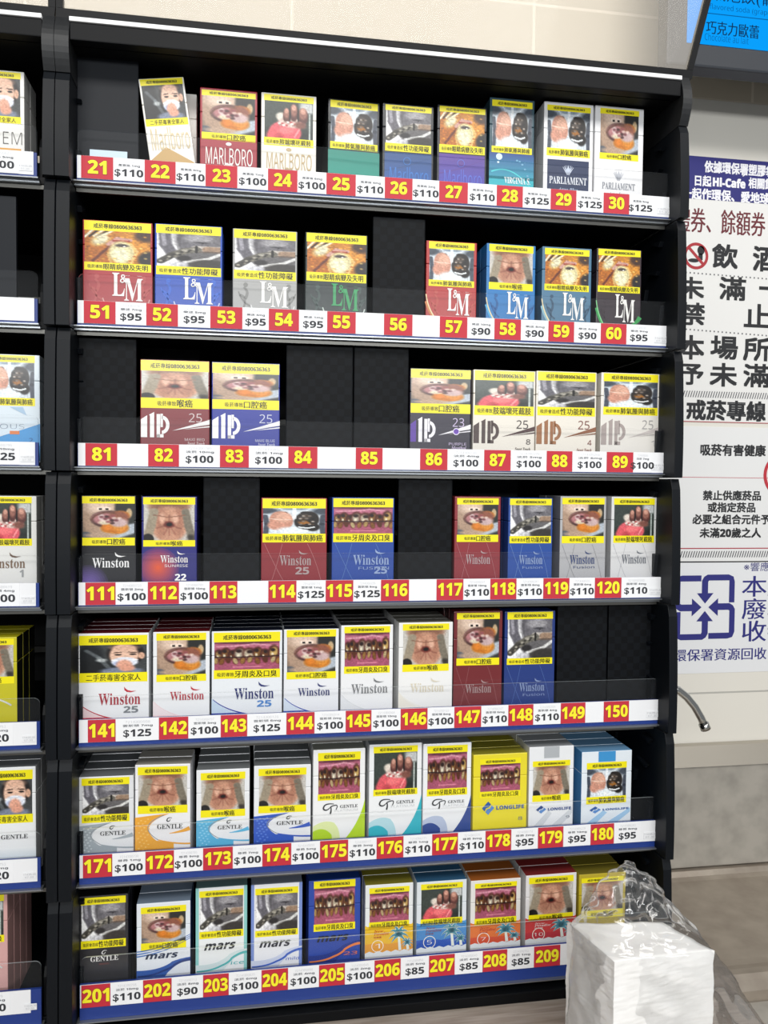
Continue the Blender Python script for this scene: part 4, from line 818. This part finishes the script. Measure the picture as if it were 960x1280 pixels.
# tag, TL x, TL y, TR x, TR y, body, words, picture, (bar and picture edges in px below the top), side margin, art, queue, extras (greyer tops hold painted shelf shade)
W_, IV = '#efeff0', '#efede6'
PK = [
 [(22, 172.5, 98, 228.7, 93, IV, 'white and tan tilted', 'child', (1, 9, 51, 60), .03, a_tallroof, 1, dict(roll=-8)),
  (23, 250, 108.7, 321.7, 113, '#a32a38', 'crimson', 'mouth', (3, 10, 56, 65), .03, a_roof('MARLBORO', '#f2eee8', '#a32a38'), 2, {}),
  (24, 326.7, 115, 395.8, 119, '#ece9e0', 'ivory', 'foot', (2, 10, 56, 66), .05, a_roof('MARLBORO', '#c2aa80', '#e9e4d6'), 1, {}),
  (25, 411, 119, 476, 126.7, '#1d2124', 'black and teal', 'lungs', (2, 11, 54, 63), .04, a_teal, 2, dict(yaw=2)),
  (26, 479, 127.6, 543, 132.7, '#22252b', 'black and blue', 'waist', (2, 9, 50, 60), .05, a_fill('#1f5fb4', '#244a80', 'Marlboro', '#2f74c4'), 2, {}),
  (27, 547.5, 129, 609.5, 135, '#22232a', 'black and purple', 'eye', (2, 9, 50, 60), .04, a_fill('#3b4fc0', '#5a3a92', 'Marlboro', '#5868cc'), 2, {}),
  (28, 613, 120.7, 669, 125, '#33505c', 'tall teal', 'lungs', (3, 11, 61, 69), .05, a_virginia, 2, {}),
  (29, 681, 126, 742.7, 130.5, W_, 'white and navy', 'lungs', (4, 11, 58, 68), .06, a_square, 3, {}),
  (30, 745, 131.4, 806, 135, W_, 'white and silver', 'mouth', (3, 10, 59, 67), .10, a_parl, 1, {})],
 [(51, 103, 273, 190.4, 279, '#a82c32', 'wide red', 'eye', (1, 13, 53, 63), .02, a_lm(ring='#d49a94', lion='#b44a48'), 1, {}),
  (52, 193.3, 278.7, 278, 283, '#2550b4', 'wide blue', 'waist', (1, 12, 53, 64), .02, a_lm(ring='#c4cce8', lion='#2f62c8'), 1, {}),
  (53, 291, 285, 371.7, 289, '#a9a9a7', 'wide silver', 'waist', (1, 12, 52, 63), .02, a_lm(ring='#dcdcda', lion='#858582'), 1, {}),
  (54, 382, 290, 460, 293, '#1d2a2a', 'wide black and green', 'eye', (1, 12, 50, 61), .02, a_lm('#2f9c5c', '#c8d4cc', lion='#3a4c48'), 1, {}),
  (57, 533.5, 300.6, 596.7, 302.7, '#b03230', 'narrow red', 'lungs', (1, 10, 49, 57), .05, a_lm(swirl='#c87a3c', lion='#b84a40'), 2, {}),
  (58, 610, 301, 672, 307, '#2a78b8', 'bright blue', 'throat', (1, 10, 49, 58), .05, a_lm(swirl='#4aa8d8', lion='#1f5c98'), 2, dict(yaw=1.5)),
  (59, 678.7, 308, 740.6, 310, '#4d7794', 'steel blue', 'eye', (2, 10, 47, 55), .05, a_lm(swirl='#86b4c4', lion='#31526c'), 2, {}),
  (60, 747, 310, 803, 312, '#30242c', 'dark with green swirl', 'eye', (1, 9, 47, 55), .03, a_lm(swirl='#2c9a4c', lion='#30242c'), 2, {})],
 [(82, 175, 449, 262, 451, '#7c2028', 'wide maroon', 'throat', (1, 14, 48, 61), .01, a_ild('#f4f2f0', '25', 'MAXI RED', 'Sweet Touch', '#d8c4c4'), 1, {}),
  (83, 264.6, 452.5, 350, 454, '#1d2c94', 'wide royal blue', 'mouth', (1, 14, 47, 59), .01, a_ild('#f4f4f6', '25', 'MAXI BLUE', 'Sweet Touch', '#c8cce4'), 1, {}),
  (86, 513.4, 460.6, 589.4, 461.4, '#221c30', 'dark purple', 'mouth', (1, 12, 44, 56), .01, a_ild('#f0eef4', '23', 'PURPLE', 'Menthol', '#cbbcdc', dot='#6a3cb4', blk='#5a34a0'), 1, {}),
  (87, 592.4, 462, 670, 463.6, '#e6e0d4', 'cream with dark brown logo', 'foot', (1, 13, 45, 57), .02, a_ild('#4a3834', '25', '8', 'Sweet Touch', '#3a2c2a', '#4a2c2c'), 1, {}),
  (88, 671.4, 463.6, 747, 465, '#e8e2d6', 'cream with tan logo', 'waist', (1, 12, 45, 56), .02, a_ild('#9c6a44', '25', '4', 'Sweet Touch', '#7c3c34', '#8c5a3c'), 1, {}),
  (89, 752.5, 465.7, 826.4, 467, '#e6e2da', 'cream with grey logo', 'lungs', (1, 11, 43, 53), .04, a_ild('#a89c98', '25', '1', '', '#a8a6a4', '#c8c0bc'), 1, {})],
 [(111, 101, 619, 169.6, 620, '#1d1d22', 'black with purple glow', 'mouth', (1, 10, 53, 63), .02, a_win('#f2f2f2', glow=(.12, .16, .42, '#1d1d22', '#7a62b4'), x0=.2, x1=.88), 2, {}),
  (112, 176.7, 620.4, 246, 621, '#2a2a78', 'indigo with orange glow', 'throat', (1, 10, 55, 63), .03, a_win('#f4f0f0', glow=(.3, .30, .42, '#2a2a78', '#e05a34'), sub='SUNRISE', num='22', x0=.34, x1=.84, z0=.34, z1=.40, nz=.25, nc='#ffffff'), 2, {}),
  (114, 326.7, 622, 409, 623, '#8c2830', 'wide dark red', 'lungs', (1, 13, 45, 56), .02, a_win('#b09a9a', num='25', X='#b06a6c', x0=.28, x1=.76), 1, {}),
  (115, 415.4, 622, 493.3, 622.3, '#24489c', 'wide blue', 'teeth', (1, 12, 45, 56), .02, a_win('#94a8d0', num='25', X='#5478b8', sub='FUSION', x0=.34, x1=.92), 1, {}),
  (117, 569, 620.7, 626.5, 620.9, '#8c2c34', 'narrow dark red', 'mouth', (2, 10, 48, 57), .05, a_win('#b49a9c', X='#b07074', x0=.25, x1=.78), 2, {}),
  (118, 636.4, 622, 692, 623, '#244c9c', 'narrow blue', 'waist', (1, 9, 48, 57), .03, a_win('#8fa4cc', X='#6c8cc4', sub='Fusion', x0=.25, x1=.78), 2, {}),
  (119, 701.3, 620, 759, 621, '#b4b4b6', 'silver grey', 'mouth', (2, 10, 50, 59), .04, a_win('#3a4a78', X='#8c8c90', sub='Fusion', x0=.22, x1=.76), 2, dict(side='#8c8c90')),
  (120, 765.4, 621, 822, 621, '#dcdcdc', 'white', 'foot', (2, 10, 49, 58), .05, a_win('#70747c', X='#b4b4b8', x0=.24, x1=.78), 2, {})],
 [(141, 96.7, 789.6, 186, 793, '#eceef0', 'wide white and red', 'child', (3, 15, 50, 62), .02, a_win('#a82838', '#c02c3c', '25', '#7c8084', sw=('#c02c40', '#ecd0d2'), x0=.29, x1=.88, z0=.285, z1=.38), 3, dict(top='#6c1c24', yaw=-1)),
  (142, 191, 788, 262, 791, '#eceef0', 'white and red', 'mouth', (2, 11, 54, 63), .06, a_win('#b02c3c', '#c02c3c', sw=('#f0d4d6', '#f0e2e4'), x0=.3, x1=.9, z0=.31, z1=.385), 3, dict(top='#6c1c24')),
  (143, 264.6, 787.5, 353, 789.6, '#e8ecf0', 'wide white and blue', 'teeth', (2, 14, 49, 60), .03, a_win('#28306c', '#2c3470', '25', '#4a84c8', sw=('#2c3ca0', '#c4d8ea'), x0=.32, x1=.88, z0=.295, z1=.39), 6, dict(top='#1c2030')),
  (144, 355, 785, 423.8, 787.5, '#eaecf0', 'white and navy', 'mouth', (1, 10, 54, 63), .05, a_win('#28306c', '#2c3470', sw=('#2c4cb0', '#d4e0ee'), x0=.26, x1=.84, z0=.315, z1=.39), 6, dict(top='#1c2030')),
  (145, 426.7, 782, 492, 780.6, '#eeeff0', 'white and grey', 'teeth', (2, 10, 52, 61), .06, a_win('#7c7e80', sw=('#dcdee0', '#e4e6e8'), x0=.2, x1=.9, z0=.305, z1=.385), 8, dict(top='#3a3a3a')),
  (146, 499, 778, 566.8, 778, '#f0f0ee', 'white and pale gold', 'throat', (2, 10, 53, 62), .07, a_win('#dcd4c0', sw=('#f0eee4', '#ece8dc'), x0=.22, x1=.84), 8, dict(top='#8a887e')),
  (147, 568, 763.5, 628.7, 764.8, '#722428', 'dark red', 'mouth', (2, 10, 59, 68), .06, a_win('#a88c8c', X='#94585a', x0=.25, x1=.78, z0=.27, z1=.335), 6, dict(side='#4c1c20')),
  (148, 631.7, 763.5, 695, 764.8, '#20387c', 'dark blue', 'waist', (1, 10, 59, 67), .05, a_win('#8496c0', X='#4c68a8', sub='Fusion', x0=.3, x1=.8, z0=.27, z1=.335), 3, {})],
 [(171, 96.7, 972, 166.7, 969, '#e4e6e8', 'white and grey', 'waist', (2, 11, 48, 58), .07, a_gentle('#a0aab0', '#c8d0d4'), 4, dict(top='#7c8084', yaw=-1)),  # greyed tops on this shelf hold the painted shade of the shelf above
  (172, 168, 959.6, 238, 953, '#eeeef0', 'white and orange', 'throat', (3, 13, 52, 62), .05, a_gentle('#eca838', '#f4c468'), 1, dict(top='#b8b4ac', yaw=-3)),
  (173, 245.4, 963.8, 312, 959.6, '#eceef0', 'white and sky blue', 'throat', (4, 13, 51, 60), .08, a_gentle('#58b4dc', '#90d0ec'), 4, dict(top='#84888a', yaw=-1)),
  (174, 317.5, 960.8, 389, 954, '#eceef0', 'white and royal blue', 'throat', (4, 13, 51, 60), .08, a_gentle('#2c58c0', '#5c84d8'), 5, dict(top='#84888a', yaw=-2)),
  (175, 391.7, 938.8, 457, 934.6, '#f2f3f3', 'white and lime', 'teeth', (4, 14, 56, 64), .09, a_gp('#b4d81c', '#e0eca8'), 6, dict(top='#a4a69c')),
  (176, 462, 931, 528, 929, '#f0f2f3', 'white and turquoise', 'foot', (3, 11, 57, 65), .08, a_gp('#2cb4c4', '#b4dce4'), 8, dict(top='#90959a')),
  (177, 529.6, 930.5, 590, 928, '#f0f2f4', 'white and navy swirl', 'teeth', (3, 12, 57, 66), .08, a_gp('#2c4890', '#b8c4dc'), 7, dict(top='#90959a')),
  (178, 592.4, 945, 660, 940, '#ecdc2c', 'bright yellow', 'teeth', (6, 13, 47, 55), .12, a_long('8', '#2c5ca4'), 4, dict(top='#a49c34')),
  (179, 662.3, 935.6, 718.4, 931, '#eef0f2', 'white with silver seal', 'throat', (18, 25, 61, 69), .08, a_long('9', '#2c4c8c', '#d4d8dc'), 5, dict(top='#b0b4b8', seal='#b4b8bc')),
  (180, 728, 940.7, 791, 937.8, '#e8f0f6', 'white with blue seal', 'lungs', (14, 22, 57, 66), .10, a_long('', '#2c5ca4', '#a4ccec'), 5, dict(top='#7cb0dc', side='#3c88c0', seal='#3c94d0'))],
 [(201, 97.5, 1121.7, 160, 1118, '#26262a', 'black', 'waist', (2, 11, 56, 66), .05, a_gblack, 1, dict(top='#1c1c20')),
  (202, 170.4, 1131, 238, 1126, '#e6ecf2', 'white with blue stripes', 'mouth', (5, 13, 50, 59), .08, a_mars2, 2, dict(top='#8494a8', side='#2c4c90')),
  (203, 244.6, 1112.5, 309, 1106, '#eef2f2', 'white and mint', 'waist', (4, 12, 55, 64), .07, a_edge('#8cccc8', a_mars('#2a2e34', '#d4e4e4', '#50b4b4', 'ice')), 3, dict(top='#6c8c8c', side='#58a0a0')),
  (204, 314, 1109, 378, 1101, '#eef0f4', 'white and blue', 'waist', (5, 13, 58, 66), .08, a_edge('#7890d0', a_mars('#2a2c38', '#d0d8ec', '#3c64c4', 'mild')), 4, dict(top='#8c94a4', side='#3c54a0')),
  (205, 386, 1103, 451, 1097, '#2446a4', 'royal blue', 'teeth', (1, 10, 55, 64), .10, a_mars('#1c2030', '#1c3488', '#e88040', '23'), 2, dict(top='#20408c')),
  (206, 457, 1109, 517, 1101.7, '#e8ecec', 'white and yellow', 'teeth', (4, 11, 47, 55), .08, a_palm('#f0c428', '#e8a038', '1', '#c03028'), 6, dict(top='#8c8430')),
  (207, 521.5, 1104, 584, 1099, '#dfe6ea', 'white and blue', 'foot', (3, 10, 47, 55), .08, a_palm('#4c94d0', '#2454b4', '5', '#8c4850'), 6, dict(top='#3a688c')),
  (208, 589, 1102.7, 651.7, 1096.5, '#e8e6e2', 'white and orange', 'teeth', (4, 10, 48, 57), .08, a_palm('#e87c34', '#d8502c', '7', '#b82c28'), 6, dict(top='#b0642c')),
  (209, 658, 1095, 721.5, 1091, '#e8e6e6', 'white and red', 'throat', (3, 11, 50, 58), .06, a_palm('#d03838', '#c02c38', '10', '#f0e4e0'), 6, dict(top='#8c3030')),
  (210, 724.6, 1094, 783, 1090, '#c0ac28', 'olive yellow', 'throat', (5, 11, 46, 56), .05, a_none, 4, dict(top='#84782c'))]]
NTH = ['second', 'third', 'fourth', 'fifth', 'sixth', 'seventh', 'eighth', 'ninth', 'tenth']
rq = random.Random(5)
for i, row in enumerate(PK):
    lastx = -9
    for (n, ax, ay, bxx_, by, body, words, pic, off, m, art, q, ex) in row:
        yb = YP
        a = U(ax, ay, yb); b = U(bxx_, by, yb)
        h = (a.z + b.z) / 2 - FLOOR[i]
        pxs = (U(ax, ay + 1, yb) - a).length
        x0, x1 = a.x, b.x
        if x0 < lastx + .0008: x0 = lastx + .0008
        yaw = ex.get('yaw', rq.uniform(-.6, .6))
        xe = None
        if 'seal' in ex:
            def xe(A, c=ex['seal']): A.rect(.33, .885, .67, .998, c, 3)
        where = '%s shelf above tag %d' % (ORD[i] if i else 'top', n) if n != 210 else 'bottom shelf behind the bag'
        roll = ex.get('roll', 0); z0 = FLOOR[i]
        if roll:
            wd = (b - a).length; r = math.radians(-roll); z0 = FLOOR[i] + .0002; h = (a.z - z0) / math.cos(r) ; x0 = a.x + h * math.sin(r); x1 = x0 + wd
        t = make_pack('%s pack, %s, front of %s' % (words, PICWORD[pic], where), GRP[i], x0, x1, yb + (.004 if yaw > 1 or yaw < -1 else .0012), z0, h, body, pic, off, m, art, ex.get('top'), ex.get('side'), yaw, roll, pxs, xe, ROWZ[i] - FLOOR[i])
        lastx = x1
        for k in range(q):
            kk = k + 1
            gap = .0006 if abs(yaw) < 1 else .0016
            if roll: 
                r_ = queue_pack(t, 'upright white pack half hidden behind the tilted pack above red tag 22', kk, .002, U(190, 120, YP + .02).x - x0, 0); r_.rotation_euler = (0, 0, 0); r_.location.z = FLOOR[i]
                continue
            queue_pack(t, '%s pack, %s in queue, %s' % (words, NTH[k], where), kk, gap, rq.uniform(-.0004, .0004), 0).rotation_euler.z = t.rotation_euler.z if abs(yaw) < 1 else t.rotation_euler.z
# left cabinet
LP = [(0, -42, 83, 29, 87, '#ecebe6', 'white pack with orange band', 'child', (2, 10, 58, 67), .06, a_em, 1, {}),
      (2, -28, 441, 48, 443, '#d8e4ec', 'white and sky blue pack', 'lungs', (1, 10, 55, 65), .08, a_blue, 1, dict(yaw=2)),
      (3, -28, 620, 44.5, 620, '#e4e4e0', 'white pack with brown lettering', 'foot', (1, 9, 54, 63), .08, a_win('#7c6450', '#6c5444', '1', '#9a9c9c', x0=.1, x1=.80), 1, {}),
      (4, -54, 797, 20, 798, '#c8c020', 'dark olive and yellow pack', 'throat', (2, 10, 50, 59), .05, a_none, 2, dict(side='#1c1c18')),
      (5, -30, 962, 43.5, 959, '#eef0f1', 'white pack', 'child', (4, 16, 60, 71), .05, a_le, 2, dict(top='#8c9094')),
      (6, -62, 1120, 8, 1116, '#d8a8a4', 'pale pink pack', 'foot', (4, 12, 55, 64), .06, a_none, 3, dict(top='#b0902c'))]
for (i, ax, ay, bxx_, by, body, words, pic, off, m, art, q, ex) in LP:
    a = U(ax, ay, YP); b = U(bxx_, by, YP); nm = ['top', 'second', 'third', 'fourth', 'fifth', 'sixth', 'bottom'][i]
    t = make_pack('%s, %s, cut by left photo edge, %s shelf' % (words, PICWORD[pic], nm), 'cigarette packs of the left cabinet', a.x, b.x, YP + .003, FLOOR[i], (a.z + b.z) / 2 - FLOOR[i], body, pic, off, m, art, ex.get('top'), ex.get('side'), ex.get('yaw', 0), 0, (U(ax, ay + 1, YP) - a).length, None, ROWZ[i] - FLOOR[i])
    for k in range(q): queue_pack(t, '%s, %s in queue on the %s left shelf' % (words, NTH[k], nm), k + 1, .0008, 0, 0)

# ------------------------------------------------------------------ blank black filler panels in empty slots
def check_mat():
    m = mat('embossed_black_panel', '#121417', .55, spec=.15); n, l, b = nodes(m)
    tc = n.new('ShaderNodeTexCoord'); ch = n.new('ShaderNodeTexChecker'); ch.inputs['Scale'].default_value = 130
    ch.inputs['Color1'].default_value = (*lin('#090b0e'), 1); ch.inputs['Color2'].default_value = (*lin('#0f1216'), 1)
    l.new(tc.outputs['Object'], ch.inputs['Vector']); l.new(ch.outputs['Color'], b.inputs['Base Color'])
    bp = n.new('ShaderNodeBump'); bp.inputs['Strength'].default_value = .25; bp.inputs['Distance'].default_value = .0006; l.new(ch.outputs['Fac'], bp.inputs['Height']); l.new(bp.outputs[0], b.inputs['Normal'])
    return m
CHECK = check_mat(); PLAIN = mat('glare_greyed_panel', '#1c1f24', .5, spec=.2)  # PLAIN puts the glare on a black panel into a greyer base colour
BL = [(0, 95.5, 173, 65, 'tall grey-black filler panel above red tag 21', PLAIN, 'main', .002), (1, 466.5, 532, 270, 'black filler panel above red tag 56', CHECK, 'main', .002),
      (2, 97.5, 170.4, 421, 'black filler panel above red tag 81', CHECK, 'main', .004), (2, 358, 441.7, 430, 'black filler panel above red tag 84', CHECK, 'main', .004), (2, 443, 511.5, 429, 'black filler panel above red tag 85', CHECK, 'main', .004),
      (3, 254, 325, 594.5, 'black filler panel above red tag 113', CHECK, 'main', .004), (3, 498.4, 566, 596, 'black filler panel above red tag 116', CHECK, 'main', .004),
      (4, 697.5, 760, 751, 'black filler panel above red tag 149', CHECK, 'main', .008), (4, 761.5, 823, 750, 'black filler panel above red tag 150', CHECK, 'main', .008),
      (2, 176, 250, 434, 'black filler panel behind the pack above red tag 82', CHECK, 'main', .075), (3, 588, 648, 597, 'black filler panel behind the packs above red tag 118', CHECK, 'main', .10),
      (4, 640, 694, 757, 'black filler panel behind the packs above red tag 148', CHECK, 'main', .125),
      (1, -50, 20, 241, 'grey-black filler panel on the second shelf of the left cabinet', PLAIN, 'left', .002)]
for (i, ax, bx_, ty, label, mm, g, dy) in BL:
    a, b = U(ax, ty, YP + dy), U(bx_, ty, YP + dy)
    bm = bmesh.new(); bx(bm, 0, b.x - a.x, 0, .006, 0, a.z - FLOOR[i], .0012)
    bx(bm, .004, b.x - a.x - .004, .0062, .0105, 0, .02, .001)
    o = bm_obj('filler_panel', bm, mm); o.location = (a.x, YP + dy, FLOOR[i]); tag(o, label, 'panel', 'filler panels in the empty slots')
# pale slip in front of the panel above tag 21
a, b = U(112, 186, YP - .003), U(159, 190, YP - .003)
p = PM(); p.block(0, b.x - a.x, 0, .0004, 0, a.z - FLOOR[0], '#cfe2ee'); o = p.build('paper_slip', None, PAPER); o.location = (a.x, YP - .0045, FLOOR[0]); o.rotation_euler = (math.radians(-4), 0, 0)
tag(o, 'pale blue paper slip standing behind the fence above red tag 21', 'paper slip')

# ------------------------------------------------------------------ napkin block in a plastic bag
HT = .150
FL, FR, BR, BLk = UZ(768, 1203, HT), UZ(893, 1188, HT), UZ(828, 1153, HT), UZ(709, 1153, HT)
cen = (FL + FR + BR + BLk) / 4
ex_ = ((FR - FL) + (BR - BLk)) / 2; ey_ = ((BLk - FL) + (BR - FR)) / 2
print('block', FL, FR, BR, BLk)
bm = bmesh.new()
NX, NZ = 16, 60
def side_jit(k, f): return .0005 * noise.noise(Vector((f * 9, 3, k * .9))) + .0011 * noise.noise(Vector((f * 5, 1, k * .12)))
cor = [FL, FR, BR, BLk]
per = []
for e in range(4):
    for i in range(NX): per.append(cor[e].lerp(cor[(e + 1) % 4], i / NX))
rings = []
for k in range(NZ + 1):
    z = .0005 + (HT - .0005) * k / NZ; ring = []
    for j, q in enumerate(per):
        d = Vector((q.x - cen.x, q.y - cen.y, 0)); ln = d.length; bow = 1 - .012 * math.sin(math.pi * (j % NX) / NX)
        d = d / ln * (ln * bow + side_jit(k, j / NX))
        ring.append(bm.verts.new((cen.x + d.x, cen.y + d.y, z + (.0016 * noise.noise(Vector((j * .13, 0, 5))) if k > NZ - 4 else 0))))
    rings.append(ring)
n_ = len(per)
for q, s_ in zip(rings, rings[1:]):
    for j in range(n_): bm.faces.new((q[j], q[(j + 1) % n_], s_[(j + 1) % n_], s_[j]))
bm.faces.new(rings[0])
prev = rings[-1]
for m_ in range(1, 8):
    f = 1 - m_ / 8; ring = []
    for j, v in enumerate(rings[-1]):
        P = Vector((cen.x, cen.y, HT)).lerp(v.co, f); P.z += .0012 * noise.noise(P * 35) * (1 - f) + .0012 * (1 - f)
        ring.append(bm.verts.new(P))
    for j in range(n_): bm.faces.new((prev[j], prev[(j + 1) % n_], ring[(j + 1) % n_], ring[j]))
    prev = ring
bm.faces.new(prev)
o = bm_obj('napkin_stack', bm, noise_mat('white_tissue_paper', '#f3f2ef', '#fbfaf8', 40, .85), None, False)
for p_ in o.data.polygons: p_.use_smooth = p_.normal.z > .5
tag(o, 'thick square stack of white paper napkins inside the clear bag on the counter', 'napkins')

bm = bmesh.new(); NA, NB = 120, 72
grid = []
for k in range(NB + 1):
    t = k / NB
    ring = []
    for j in range(NA):
        a = 2 * math.pi * j / NA; c_, s_ = math.cos(a), math.sin(a)
        se = (abs(c_) ** 4 + abs(s_) ** 4) ** -.25                # squarish ring round the block
        lx, ly = c_ * se, s_ * se
        if t < .62:
            z = .0012 + t / .62 * (HT + .003); bul = 1.10 + .05 * math.sin(t * 9 + a * 2) + min(.95, 2.0 * max(0, c_) ** 2 * (1 - t / .62) ** .8) ; sc = bul; off = Vector((0, 0, 0))
        else:
            q = (t - .62) / .38; sc = 1.10 * (1 - q) ** .8 + .0; sc = max(sc, .10)
            z = HT + .003 + .058 * q ** .9 * (1 if s_ > -.3 else .9); off = (ex_ * .12 + ey_ * .42) * q
        P = cen + ex_ * (.5 * sc * lx) + ey_ * (.5 * sc * ly) + off; P = Vector((P.x, P.y, z))
        nv = noise.noise(P * 42) * .6 + abs(noise.noise(P * 75 + Vector((3, 1, 5)))) * .9 - .35
        amp = .0045 if t < .62 else .0085
        d = Vector((c_ * ex_.x + s_ * ey_.x, c_ * ex_.y + s_ * ey_.y, 0)).normalized()
        lim = max(nv, -.45 if t < .62 else -.9)
        P = P + d * amp * lim + Vector((0, 0, (.006 * noise.noise(P * 50 + Vector((9, 9, 9))) if t > .66 else 0)))
        ring.append(bm.verts.new(P))
    grid.append(ring)
for q, s in zip(grid, grid[1:]):
    for j in range(NA): bm.faces.new((q[j], q[(j + 1) % NA], s[(j + 1) % NA], s[j]))
bm.faces.new(grid[-1])
o = bm_obj('plastic_bag', bm, BAG, None, True)
tag(o, 'crumpled clear plastic bag around the napkin stack at lower right', 'plastic bag')
